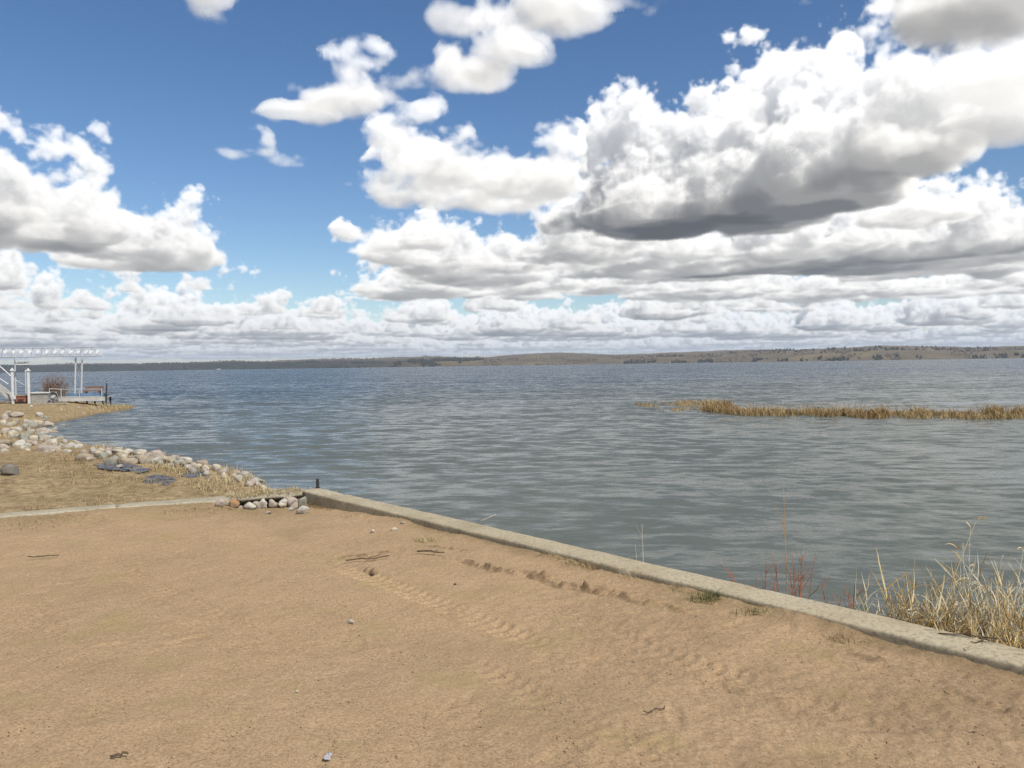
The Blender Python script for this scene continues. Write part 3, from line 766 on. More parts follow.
def make_houses():
    white = mottled('white_siding', (.72, .72, .70), (.80, .80, .78), 1.)
    red = mottled('rust_siding', (.22, .08, .05), (.28, .11, .07), 1.)
    grey = mottled('grey_roof', (.10, .10, .11), (.15, .15, .15), 1.); glass = mat('dark_glass', .1, .5)[0]; glass.node_tree.nodes['Principled BSDF'].inputs['Base Color'].default_value = (.03, .035, .04, 1)
    spec = [(-20.0, 40, 26, 8, white, 'long low white building among dark spruces on the left part of the far shore'),
            (30.6, 40, 17, 9, white, 'bright white house on the far shore at the right end, beside dark spruces'),
            (31.6, 70, 12, 8, red, 'small rust red cabin on the far shore, next to the bright white house'),
            (21.3, 60, 13, 8, white, 'pale cottage on the far shore above the right end of the reed bed'),
            (11.2, 46, 14, 8, white, 'pale cottage low on the far shore, straight above the left tip of the reed bed')]
    for a, bk, w, h, m, lab in spec:
        x, y, z = hill_z(np.array([a]), np.array([float(bk)])); x, y, z = float(x[0]), float(y[0]), float(z[0])
        t = empty('lakeside_house', (x, y, z - .5), -rad(a)); d = w * .5
        tag(t, lab, 'house', 'houses on the far shore')
        MB().box((0, 0, h * .3), (w, d, h * .6)).build('wall', m, t)
        rf = MB(); e = .6
        rf.add([(-w / 2 - e, -d / 2 - e, h * .58), (w / 2 + e, -d / 2 - e, h * .58), (w / 2 + e, d / 2 + e, h * .58), (-w / 2 - e, d / 2 + e, h * .58), (-w / 2 - e, 0, h), (w / 2 + e, 0, h)],
               [(3, 2, 1, 0), (0, 1, 5, 4), (2, 3, 4, 5), (0, 4, 3), (1, 2, 5)]).build('roof', grey, t)
        for q in range(3): MB().box(((q - 1) * w * .3, -d / 2 - .03, h * .32), (w * .12, .08, h * .22)).build('window', glass, t)
        MB().box((w * .42, -d / 2 - .03, h * .2), (w * .07, .08, h * .4)).build('door', grey, t)
make_houses()
if HAZE:
    b = MB().box((700, 4300, 58), (24000, 14500, 130)); m = bpy.data.materials.new('air'); m.use_nodes = True; nt = m.node_tree; nt.nodes.clear()
    vsn = nd(nt, 'ShaderNodeVolumePrincipled'); vsn.inputs['Color'].default_value = (.80, .88, 1., 1); vsn.inputs['Density'].default_value = HAZE; vsn.inputs['Anisotropy'].default_value = .3
    o = nd(nt, 'ShaderNodeOutputMaterial'); nt.links.new(vsn.outputs[0], o.inputs['Volume'])
    tag(b.build('haze', m), kind='stuff')
# ================================================================= concrete
def concrete(name, c1, c2, c3, stain=.5):
    m, nt, b = mat(name, .92, .2); v = coords(nt)
    c = ramp(nt, noise(nt, v, 2.2, 6, .62), [(.30, c1), (.52, c2), (.72, c3)])
    c = mix(nt, ramp(nt, noise(nt, v, 38, 4, .65), [(.36, (stain,) * 3), (.52, (0, 0, 0))]), c, (.115, .105, .075))
    c = mix(nt, ramp(nt, noise(nt, v, 7., 5, .6, .6), [(.60, (0, 0, 0)), (.72, (.55,) * 3)]), c, (.20, .18, .125))
    c = mix(nt, ramp(nt, noise(nt, v, 1.1, 6, .65, .5), [(.52, (0, 0, 0)), (.66, (.5,) * 3)]), c, (.20, .165, .10))
    c = mix(nt, ramp(nt, noise(nt, v, 17., 5, .7), [(.62, (0, 0, 0)), (.70, (.7,) * 3)]), c, (.46, .43, .35))
    nt.links.new(c, b.inputs['Base Color'])
    bump(nt, b, math_(nt, 'ADD', noise(nt, v, 60, 4, .7), noise(nt, v, 9, 3)), .5, .006)
    return m
M_WALL = concrete('weathered_concrete', (.325, .270, .180), (.39, .332, .228), (.43, .375, .268))
M_KERB = concrete('pale_concrete', (.295, .258, .185), (.365, .322, .24), (.415, .375, .29))
def slab_mesh(name, a, b, wid, ztop, zbot, cell=.05, chip=.006, seed=1, top=None):
    """a cast concrete strip from a to b with slightly wavering, chipped edges"""
    a = np.array(a); b = np.array(b); L = math.hypot(*(b - a)); d = (b - a) / L; n = np.array([-d[1], d[0]])
    k = max(2, int(L / cell)); u = np.linspace(0, L, k + 1)
    w = wid / 2; e = .014
    prof = [(-w, zbot), (-w, ztop - .09), (-w, ztop - .03), (-w, ztop - e), (-w + e * .4, ztop - e * .3), (-w + e * 1.3, ztop), (-w * .4, ztop + .001), (w * .4, ztop + .001), (w - e * 1.3, ztop), (w - e * .4, ztop - e * .3), (w, ztop - e), (w, ztop - .06), (w, zbot)]
    V = []
    for j, (s, z) in enumerate(prof):
        edge = 1. if 1 < j < 11 else .4
        jit = chip * edge * fbm2(u * 5.5, u * 0 + (0 if j < 6 else 9), seed + (0 if j < 6 else 5), 3)
        ch = np.clip(fbm2(u * 3.1, u * 0 + (2 if j < 6 else 7), seed + 20, 3) - .75, 0, 1) * .05 * (3 <= j <= 9)
        off = s + jit - np.sign(s) * ch * (abs(s) > w * .5)
        zz = z + chip * .7 * fbm2(u * .9, u * 0 + 1, seed + 40, 2) * (j > 0) * (j < 12) - ch * .5
        if top is not None: zz = zz + top(u)
        V.append(np.stack([a[0] + d[0] * u + n[0] * off, a[1] + d[1] * u + n[1] * off, zz], -1))
    V = np.stack(V, 1).reshape(-1, 3); m = len(prof)
    F = [(i * m + j, i * m + j + 1, (i + 1) * m + j + 1, (i + 1) * m + j) for i in range(k) for j in range(m - 1)]
    me = bpy.data.meshes.new(name); me.from_pydata(V.tolist(), [], F + [tuple(range(m - 1, -1, -1)), tuple(range(k * m, k * m + m))]); me.update()
    for p in me.polygons: p.use_smooth = len(p.vertices) == 4
    return me
def make_walls():
    w = empty('retaining_wall', (0, 0, 0)); w.location = (float(WALL_A[0]), float(WALL_A[1]), 0)
    tag(w, 'long low weathered concrete retaining wall running between the sand beach and the lake', 'wall')
    cut = [-.135, 9.7]
    for k in range(1):
        a = WALL_A * 0 + WD * (cut[k] + .004); b = WD * (cut[k + 1] - .004)
        o = link('wall_section', slab_mesh('wall_section', a, b, .27, .10 - .004 * (k == 1), -1.3, .045, .006, 71 + 9 * k), M_WALL, w)
    # hairline cracks across the top, real grooves filled with dirt
    dirt = mottled('dirt', (.06, .045, .03), (.11, .08, .05), 20)
    for s in (6.75, 7.55):
        m = MB(); p = []
        for q in range(9):
            t = -.125 + .25 * q / 8; c = WD * (s + rnd.uniform(-.02, .02) + .05 * q / 8) + WN * t; p.append((c[0], c[1], .0995))
        m.tube(p, .0026, 4).build('crack', dirt, w)
    k = empty('concrete_kerb', (float(WALL_A[0]), float(WALL_A[1]), 0))
    tag(k, 'pale level concrete kerb running left from the wall corner along the dry grass', 'kerb')
    cut = [.9, 2.17, 6.2, 11.]; wd = [.27, .24, .30]
    # next to the corner a thin slab overhangs a set-back wall, shaped to shade the face
    o = link('cap_slab', slab_mesh('cap_slab', KD * .145, KD * .897, .27, .088, .030, .04, .008, 25), M_KERB, k)
    o = link('foot_wall', slab_mesh('foot_wall', KD * .147 + KN * .085, KD * .897 + KN * .085, .09, .029, -.9, .05, .006, 27), M_WALL, k)
    for j in range(3):
        a = KD * (cut[j] + .004); b = KD * (cut[j + 1] - .004)
        link('kerb_section', slab_mesh('kerb_section', a, b, wd[j], (.085, .092, .10)[j], -1.0, .05, .008, 31 + 7 * j, (lambda u: .0 * u)), M_KERB, k)
make_walls()
def make_post():
    t = empty('pipe_stub', (-2.45, 10.03, .098)); tag(t, 'short dark steel pipe stub standing on the corner of the concrete wall', 'pipe')
    st = mottled('dark_steel', (.02, .02, .022), (.05, .04, .035), 30, .6)
    m = MB(); m.tube([(0, 0, 0), (0, 0, .105)], .019, 14).build('pipe', st, t, False, .002)
    MB().tube([(0, 0, -.001), (0, 0, .008)], .03, 14).build('flange', st, t)
    MB().tube([(0, 0, .1052), (0, 0, .111)], .021, 14).build('cap', st, t, False, .002)
make_post()
# ================================================================= stones
STONE = {
 'pink': mottled('pink_granite', (.27, .215, .18), (.40, .335, .285), 5, .9, .5, .02, .2, 'Object', (.47, .42, .365)),
 'pale grey': mottled('pale_grey_granite', (.24, .222, .185), (.375, .352, .305), 6, .9, .5, .02, .2, 'Object', (.475, .45, .395)),
 'white': mottled('white_limestone', (.33, .31, .255), (.46, .435, .375), 6, .9, .5, .02, .2, 'Object', (.55, .525, .465)),
 'cream': mottled('cream_sandstone', (.34, .295, .215), (.47, .415, .315), 5, .9, .5, .02, .2, 'Object', (.53, .485, .385)),
 'tan': mottled('tan_granite', (.21, .165, .12), (.33, .27, .20), 6, .9, .5, .02, .2, 'Object', (.40, .34, .26)),
 'green grey': mottled('green_grey_gneiss', (.165, .165, .135), (.285, .28, .235), 4, .9, .5, .02, .2, 'Object', (.39, .385, .33)),
 'rust brown': mottled('rust_sandstone', (.21, .105, .045), (.34, .19, .085), 5, .9, .5, .02, .2, 'Object', (.40, .26, .14)),
 'dark grey': mottled('dark_basalt', (.11, .10, .09), (.175, .16, .14), 6, .9, .5, .02, .2, 'Object', (.24, .22, .19)),
}
for m in STONE.values():      # soil and lichen stains
    nt = m.node_tree; b = nt.nodes['Principled BSDF']; l = b.inputs['Base Color'].links[0]; src = l.from_socket; v = coords(nt)
    c = mix(nt, ramp(nt, noise(nt, v, 2.6, 6, .7), [(.46, (0, 0, 0)), (.62, (.62,) * 3)]), src, (.15, .118, .082))
    c = mix(nt, ramp(nt, noise(nt, v, 9., 5, .7, .4), [(.56, (0, 0, 0)), (.66, (.55,) * 3)]), c, (.10, .10, .085))
    nt.links.new(c, b.inputs['Base Color'])
def stone_mesh(w, d, h, seed, angular=.5, sub=3):
    bm = bmesh.new(); bmesh.ops.create_icosphere(bm, subdivisions=sub, radius=1.)
    r = random.Random(seed); o = Vector((r.uniform(0, 99), r.uniform(0, 99), r.uniform(0, 99)))
    cuts = []
    for q in range(int(8 + angular * 7)):
        n = Vector((r.gauss(0, 1), r.gauss(0, 1), r.gauss(0, .8))).normalized(); cuts.append((n, r.uniform(.48, .84)))
    for v in bm.verts:
        p = v.co.normalized()
        s = 1 + .16 * mnoise.noise(p * 1.4 + o) + .07 * mnoise.noise(p * 3.6 + o)
        p = p * s
        for n, c in cuts:
            e = p.dot(n) - c
            if e > 0: p -= n * e * (.90 + .09 * angular)
        p += p * .028 * mnoise.noise(p * 8 + o)
        v.co = Vector((p.x * w / 2, p.y * d / 2, p.z * h / 2))
    me = bpy.data.meshes.new('stone'); bm.to_mesh(me); bm.free()
    for p in me.polygons: p.use_smooth = True
    zs = [v.co.z for v in me.vertices]; return me, min(zs), max(zs)
ROCKS = []      # (object, px, colour, zone, size word)
def rock(px, py, wp, hp, colour, zone, name='boulder', z=None, sink=.34, sub=3, angular=None):
    """px, py is the middle of the stone as seen, wp, hp its size in the picture"""
    z0 = 0.
    for _ in range(6):
        g = at(px, py + hp * .5, z0 + .02)
        z0 = float(bank_height(np.array([g.x]), np.array([g.y]))[0]) if z is None else z
    k = g.y / 804; w = wp * k * 1.16; h = max(hp * k * 1.25, w * .42); d = w * rnd.uniform(.7, 1.1)
    me, lo, hi = stone_mesh(w, d, h, rnd.randrange(9**9), rnd.uniform(.45, 1.) if angular is None else angular, sub)
    o = link(name, me, STONE[colour])
    o.location = (g.x, g.y + d * .3, z0 - lo - h * (sink if px < 165 or zone != 'bank' else .14)); o.rotation_euler = (rnd.gauss(0, .14), rnd.gauss(0, .14), rnd.gauss(0, .5))
    size = 'big' if w > .55 else ('small' if w < .26 else '')
    if w > 1.9 * h: size = (size + ' flat').strip()
    ROCKS.append((o, px, colour, zone, size)); return o
BANK = [(5, 412, 10, 7, 'pale grey'), (14, 415, 12, 7, 'pink'), (24, 413, 9, 6, 'pale grey'), (34, 421, 9, 7, 'cream'), (45, 423, 11, 6, 'pink'), (23, 425, 10, 9, 'pale grey'), (13, 426, 10, 8, 'cream'),
 (38, 427, 14, 8, 'pink'), (46, 430, 9, 6, 'pale grey'), (4, 428, 9, 8, 'pink'), (23, 434, 17, 9, 'green grey'), (40, 435, 16, 8, 'pale grey'), (50, 439, 14, 8, 'white'), (54, 433, 8, 5, 'pale grey'),
 (16, 442, 16, 7, 'white'), (5, 441, 10, 8, 'tan'), (42, 446, 29, 12, 'pink'), (66, 449, 11, 6, 'white'), (73, 440, 15, 6, 'white'), (68, 444, 13, 8, 'pale grey'), (77, 445, 9, 7, 'white'), (82, 453, 15, 11, 'tan'),
 (83, 441, 9, 6, 'rust brown'), (92, 449, 9, 8, 'pale grey'), (99, 441, 10, 6, 'rust brown'), (108, 443, 15, 7, 'cream'), (101, 452, 13, 10, 'green grey'), (115, 450, 15, 6, 'cream'), (110, 458, 17, 12, 'green grey'),
 (126, 457, 18, 12, 'tan'), (139, 457, 14, 10, 'tan'), (151, 452, 20, 12, 'pink'), (142, 450, 10, 7, 'pale grey'), (163, 459, 21, 7, 'cream'), (184, 458, 15, 7, 'white'), (200, 461, 15, 8, 'tan'),
 (228, 464, 13, 9, 'cream'), (215, 467, 11, 7, 'cream'), (239, 464, 15, 9, 'pale grey'), (250, 468, 13, 9, 'cream'), (257, 472, 10, 6, 'tan'), (266, 475, 11, 8, 'green grey'), (255, 480, 15, 8, 'pale grey'), (268, 482, 9, 6, 'tan'),
 (294, 485, 12, 6, 'cream'), (70, 434, 17, 7, 'rust brown'), (80, 436, 12, 7, 'rust brown'), (60, 443, 9, 6, 'pale grey'), (31, 440, 10, 6, 'tan'), (12, 434, 11, 6, 'pale grey'), (2, 421, 8, 7, 'cream'), (30, 429, 8, 6, 'pink'),
 (57, 449, 8, 6, 'tan'), (212, 461, 13, 8, 'pale grey'), (222, 470, 11, 7, 'pink'), (233, 471, 12, 8, 'tan'), (243, 474, 12, 8, 'pale grey'), (262, 468, 9, 6, 'white'), (247, 483, 10, 6, 'pink'), (272, 478, 11, 7, 'pale grey'), (281, 485, 10, 6, 'tan'), (262, 486, 9, 6, 'cream'), (288, 488, 9, 5, 'white'), (192, 464, 10, 6, 'pale grey'), (205, 467, 9, 6, 'cream'), (176, 462, 10, 6, 'green grey'), (89, 456, 8, 5, 'pink'), (119, 464, 8, 5, 'pale grey'), (173, 456, 9, 6, 'pink'), (279, 482, 8, 5, 'white'), (3, 449, 9, 6, 'pale grey'), (27, 449, 8, 5, 'cream')]
for b in BANK: rock(*b, 'bank')
for k in range(185):
    px = rnd.uniform(0, 160) if k < 150 else rnd.uniform(160, 296); top = 414 + max(0, px - 45) * .32 + max(0, px - 110) * .1; bot = 449 + max(0, px - 80) * .15
    if px > 160: top = 455 + (px - 160) * .22; bot = top + 7
    py = rnd.uniform(top, bot)
    rock(px, py, rnd.uniform(7, 13), rnd.uniform(5, 7.5), rnd.choice(['pink', 'pale grey', 'pale grey', 'white', 'tan', 'tan', 'cream', 'green grey', 'green grey']), 'bank', sub=2)
rock(4, 469, 23, 15, 'dark grey', 'turf', sink=.1, angular=.9)
CORNER_SCALE = 1.22
CORNER = [(219, 500.5, 8, 6, 'pink'), (228, 498, 9, 6, 'rust brown'), (233, 501.5, 6, 4, 'rust brown'), (226, 502, 6, 3.5, 'white'), (242, 496.5, 10, 5, 'pale grey'), (254, 495, 9, 9, 'white'), (246, 501.5, 11, 6.5, 'white'),
 (254, 502.5, 8, 6, 'pink'), (260, 500, 7, 5.5, 'white'), (267, 499, 9, 6, 'pink'), (276, 497.5, 9, 6, 'white'), (273, 501.5, 6, 4, 'white'), (287, 498, 13, 7.5, 'pink'), (301, 500.5, 9, 10, 'green grey'), (294, 503.5, 9, 5.5, 'tan'),
 (303, 508.5, 11, 7, 'white'), (281, 503.5, 6, 4, 'cream'), (268, 511, 5, 2.5, 'white'), (263, 505, 5, 3, 'cream'), (290, 507.5, 6, 3.5, 'pale grey'), (238, 503.5, 5, 3, 'tan')]
for c in CORNER:
    c = (c[0], c[1], c[2] * CORNER_SCALE, c[3] * CORNER_SCALE, c[4])
    g = at(c[0], c[1] + c[3] * .5, -.1); zz = float(sand_base(np.array([g.x]), np.array([g.y]))[0])
    g = at(c[0], c[1] + c[3] * .5, zz); zz = float(sand_base(np.array([g.x]), np.array([g.y]))[0])
    o = rock(*c, 'corner', 'stone', zz, .12, 3)
    # keep clear of the two walls
    for s, n, lim in ((side_wall, WN, -.19), (side_kerb, KN, -.20)):
        e = float(s(o.location.x, o.location.y)) + max(o.dimensions.x, o.dimensions.y, 0) * 0 + .5 * max(v.co.length for v in o.data.vertices)
        if e > lim + .05: o.location.x -= float(n[0]) * (e - lim - .05); o.location.y -= float(n[1]) * (e - lim - .05)
SPIT = [(112, 407, 9, 5, 'pale grey'), (118, 408, 8, 6, 'tan'), (123, 407, 7, 4, 'rust brown'), (129, 405, 7, 4, 'pale grey'), (133, 405, 5, 3.5, 'white'), (106, 410, 7, 3.5, 'pale grey'), (100, 411, 6, 3, 'tan'), (118, 402, 6, 4, 'cream'),
 (126, 403, 5, 3, 'tan'), (96, 407, 6, 3, 'white'), (91, 410, 5, 3, 'pale grey'), (85, 406, 5, 3, 'pink'), (113, 411, 6, 3, 'dark grey'), (124, 410, 6, 3, 'dark grey'), (78, 411, 4, 2.5, 'pale grey'), (66, 410, 5, 3, 'pink'), (30, 409, 5, 3, 'white')]
for c in SPIT: rock(*c, 'spit', sub=2)
ORD = ['', 'first', 'second', 'third', 'fourth', 'fifth', 'sixth', 'seventh', 'eighth', 'ninth', 'tenth', 'eleventh', 'twelfth', 'thirteenth', 'fourteenth', 'fifteenth', 'sixteenth', 'seventeenth', 'eighteenth', 'nineteenth', 'twentieth']
ORD += ['twenty-' + w for w in ORD[1:10]] + ['thirtieth'] + ['thirty-' + w for w in ORD[1:10]]
def label_rocks():
    where = {'bank': ('boulder', 'in the heaped stone bank', 'boulders heaped along the shore'), 'corner': ('stone', 'in the wall corner', 'loose stones in the wall corner'), 'spit': ('rock', 'on the far spit', 'rocks on the spit by the dock'), 'turf': ('boulder', 'on the dry turf', None)}
    pools = {}
    for r in ROCKS: pools.setdefault((r[2], r[3], 'small' in r[4], 'big' in r[4]), []).append(r)
    for (c, zone, small, big), L in pools.items():
        L.sort(key=lambda r: r[1]); n = len(L); kind, place, group = where[zone]
        for i, (o, px, c, zone, size) in enumerate(L):
            sz = 'small ' if small else ('big ' if big else '')
            if zone == 'turf': lab = 'big dark grey boulder lying alone on the dry turf left of the tarps'
            elif n == 1: lab = f'only {sz}{c} {kind} {place}'
            elif i == 0: lab = f'leftmost of the {sz}{c} {kind}s {place}'
            elif i == n - 1: lab = f'rightmost of the {sz}{c} {kind}s {place}'
            else: lab = f'{ORD[i + 1]} from the left of the {sz}{c} {kind}s {place}'
            if not small and not big and zone in ('bank',): lab = lab.replace(f'{c} {kind}', f'medium {c} {kind}')
            tag(o, lab, kind, group)
label_rocks()
# ================================================================= landscape fabric left on the turf
def make_fabric():
    m, nt, b = mat('blue_grey_fabric', .55, .4); v = coords(nt)
    nt.links.new(ramp(nt, noise(nt, v, 4, 5, .6), [(.35, (.05, .053, .064)), (.52, (.095, .103, .128)), (.66, (.19, .16, .11))]), b.inputs['Base Color']); bump(nt, b, noise(nt, v, 14, 4), .5, .02)
    sheets = [([(93, 466), (112, 464), (134, 467), (152, 472), (140, 475), (116, 472), (98, 470)], 'long blue grey sheet of fabric lying wrinkled behind the turf, below the boulders'),
              ([(142, 482), (158, 476), (178, 480), (170, 486), (150, 489)], 'short blue grey sheet of fabric lying on the turf above the kerb'),
              ([(180, 478), (196, 472), (212, 478), (206, 486), (192, 485)], 'dark torn sheet of fabric in the grass, rightmost of the sheets'),
              ([(29, 455), (42, 453), (46, 456), (34, 459)], 'tiny scrap of blue fabric under the big pink boulder')]
    for k, (poly, lab) in enumerate(sheets):
        P = [at(px, py, .05) for px, py in poly]; c = sum(P, Vector()) / len(P)
        bm = bmesh.new(); rings = 7; vs = []
        n = len(P) * 4
        edge = []
        for i in range(len(P)):
            for q in range(4): edge.append(P[i].lerp(P[(i + 1) % len(P)], q / 4))
        for r_ in range(1, rings + 1):
            row = []
            for e in edge:
                p = c.lerp(e, r_ / rings); p = p + Vector((rnd.gauss(0, .03), rnd.gauss(0, .03), 0))
                g = float(bank_height(np.array([p.x]), np.array([p.y]))[0])
                p.z = max(g, .0) + .006 + .012 * mnoise.noise(Vector((p.x * 2.1, p.y * 2.6, k * 7))) + .012 * mnoise.noise(Vector((p.x * 6, p.y * 7, k * 3.)))
                if r_ == rings: p.z = g + .004
                row.append(bm.verts.new(p - c))
            vs.append(row)
        z = sum(v.co.z for v in vs[0]) / len(vs[0]); cen = bm.verts.new((0, 0, z))
        for i in range(n):
            bm.faces.new((cen, vs[0][i], vs[0][(i + 1) % n]))
            for r_ in range(rings - 1): bm.faces.new((vs[r_][i], vs[r_ + 1][i], vs[r_ + 1][(i + 1) % n], vs[r_][(i + 1) % n]))
        bmesh.ops.recalc_face_normals(bm, faces=bm.faces)
        me = bpy.data.meshes.new('fabric_sheet'); bm.to_mesh(me); bm.free()
        for p in me.polygons: p.use_smooth = True
        o = link('fabric_sheet', me, m); o.location = c
        so_ = o.modifiers.new('thickness', 'SOLIDIFY'); so_.thickness = .004; so_.offset = -1
        tag(o, lab, 'fabric', 'sheets of landscape fabric on the turf')
make_fabric()
# ================================================================= dry grass
def grass_mat(name, a, b_, c_):
    m, nt, b = mat(name, .8, .15)
    v = coords(nt)
    nt.links.new(ramp(nt, noise(nt, v, 3., 4, .7), [(.30, a), (.5, b_), (.7, c_)]), b.inputs['Base Color'])
    return m
def blades(P, H, W, lean, r, levels=3):
    """arrays of narrow curved leaves standing on points P"""
    n = len(P); az = r.uniform(0, 6.283, n); ln = lean * r.random(n)**.7 * H
    dx, dy = np.cos(az) * ln, np.sin(az) * ln; sx, sy = -np.sin(az + r.normal(0, .6, n)), np.cos(az + r.normal(0, .6, n))
    V = []
    for i in range(levels + 1):
        t = i / levels; w = W * (1 - t * .93) * .5
        cx = P[:, 0] + dx * t**1.8; cy = P[:, 1] + dy * t**1.8; cz = P[:, 2] + H * (t - .28 * lean * t**3)
        V.append(np.stack([cx - sx * w, cy - sy * w, cz], -1)); V.append(np.stack([cx + sx * w, cy + sy * w, cz], -1))
    V = np.stack(V, 1).reshape(-1, 3); k = 2 * (levels + 1); b = (np.arange(n) * k)[:, None, None]
    f = np.array([[2 * i, 2 * i + 1, 2 * i + 3, 2 * i + 2] for i in range(levels)])[None]
    return V, (b + f).reshape(-1, 4)
M_STRAW = grass_mat('straw_grass', (.24, .175, .085), (.40, .315, .175), (.54, .455, .29))
M_TURF = grass_mat('matted_turf_grass', (.16, .108, .055), (.30, .22, .115), (.42, .34, .20))
M_GREEN = grass_mat('greening_grass', (.07, .085, .03), (.13, .13, .05), (.25, .21, .09))
def make_grass():
    r = np.random.default_rng(23)
    def field(n, xr, yr, seed, thr, sc_, hmin, hmax, w, lean, zoff=-.01, extra=None):
        x = r.uniform(*xr, n); y = yr[0] + (yr[1] - yr[0]) * r.random(n)
        q = fbm2(x * sc_, y * sc_, seed, 3); s = shore_distance(x, y)
        k = (q > thr) & (s > .25) & (side_kerb(x, y) > .2)
        if extra is not None: k &= extra(x, y)
        x, y, q = x[k], y[k], q[k]; z = bank_height(x, y, s[k]) + zoff
        kerb = np.clip(side_kerb(x, y) - .15, 0, 99); z = np.where(kerb < 3, z + (.045 - z) * np.exp(-kerb / .5), z)
        H = r.uniform(hmin, hmax, len(x)) * np.clip(.6 + q - thr, .5, 1.6)
        return blades(np.stack([x, y, z], 1), H, w * r.uniform(.6, 1.4, len(x)), lean, r, 2)
    def join(name, parts, m):
        V = []; F = []; o = 0
        for v, f in parts: V.append(v); F.append(f + o); o += len(v)
        tag(link(name, np_mesh(name, np.concatenate(V), np.concatenate(F), False), m), kind='stuff')
    join('turf_grass', [field(60000, (-13, -2.6), (8.2, 17.), 401, -.35, 1.1, .02, .055, .007, 1.5), field(26000, (-14, -2.4), (8.2, 19.), 411, .15, 2., .04, .10, .007, 1.2)], M_TURF)
    near_shore = lambda x, y: (shore_distance(x, y) < 2.2)
    right = lambda x, y: (x > -5.6) & (shore_distance(x, y) < 2.1)
    join('straw_grass', [field(13000, (-6., -2.3), (9.9, 14.6), 421, .0, 1.6, .05, .16, .010, 1.1, extra=right), field(26000, (-14, -2.6), (10., 23.), 431, -.1, 1.3, .06, .17, .009, .9, extra=near_shore),
                         field(20000, (-40, -22), (38., 58.), 441, -.05, .5, .03, .11, .022, 1.1), field(2500, (-26, -22), (46., 54.5), 445, .2, .5, .2, .5, .025, .8)], M_STRAW)
    join('green_grass', [field(5000, (-12, -3), (9, 17), 451, .42, .7, .03, .07, .007, 1.2), field(3000, (-40, -30), (42., 56.), 455, .3, .3, .03, .1, .02, 1.)], M_GREEN)
    # a thin fringe of dead grass at the foot of the walls, on the sand side
    n = 2600; a = r.uniform(-.1, 6.6, n); off = -.14 - np.abs(r.normal(0, .035, n)); q = fbm2(a * 1.9, a * 0 + 3, 461, 3)
    k = q > .12; a, off = a[k], off[k]; x = WALL_A[0] + WD[0] * a + WN[0] * off; y = WALL_A[1] + WD[1] * a + WN[1] * off
    p1 = blades(np.stack([x, y, sand_base(x, y) - .005], 1), r.uniform(.02, .075, len(x)), .0045, 1.2, r, 2)
    n = 9000; a = r.uniform(.9, 9., n); off = -.14 - np.abs(r.normal(0, .26, n)); q = fbm2(a * 1.5, off * 3, 471, 3); k = q > .0; a, off = a[k], off[k]
    x = WALL_A[0] + KD[0] * a + KN[0] * off; y = WALL_A[1] + KD[1] * a + KN[1] * off
    p2 = blades(np.stack([x, y, sand_base(x, y) - .003], 1), r.uniform(.012, .045, len(x)), .0055, 1.6, r, 2)
    join('wall_foot_grass', [p1, p2], M_TURF)
    n = 1500; a = r.uniform(.12, 1.0, n); off = r.uniform(-.15, .25, n); x = WALL_A[0] + KD[0] * a + KN[0] * off; y = WALL_A[1] + KD[1] * a + KN[1] * off
    join('ledge_grass', [blades(np.stack([x, y, np.full(n, .082)], 1), r.uniform(.025, .085, n), .006, 1.8, r, 2)], M_STRAW)
    tufts = [((710, 601), 150, .11, M_GREEN, 'green and straw grass tuft growing at the foot of the long concrete wall'),
             ((424, 540), 120, .06, M_STRAW, 'flat straw coloured grass tuft beside the wall near its far end'),
             ((640, 577), 60, .07, M_STRAW, 'thin straw grass tuft at the wall foot halfway along'),
             ((756, 613), 80, .07, M_GREEN, 'small greenish tuft at the wall foot, right of the greenest one'),
             ((352, 517), 90, .07, M_STRAW, 'straw tuft at the wall foot close to the inner corner'),
             ((842, 640), 80, .06, M_TURF, 'brown matted tuft at the wall foot below the dead reeds')]
    for (px, py), n, h, m, lab in tufts:
        g = at(px, py, 0); z = float(sand_base(np.array([g.x]), np.array([g.y]))[0]); g = at(px, py, z)
        P = np.stack([r.normal(0, .06, n), r.normal(0, .04, n), np.full(n, -.006)], 1); V, F = blades(P, r.uniform(.4, 1.2, n) * h, .005, 1., r, 3)
        o = link('grass_tuft', np_mesh('grass_tuft', V, F, False), m); o.location = (g.x, g.y, z)
        tag(o, lab, 'grass tuft', 'grass tufts at the wall foot')
make_grass()
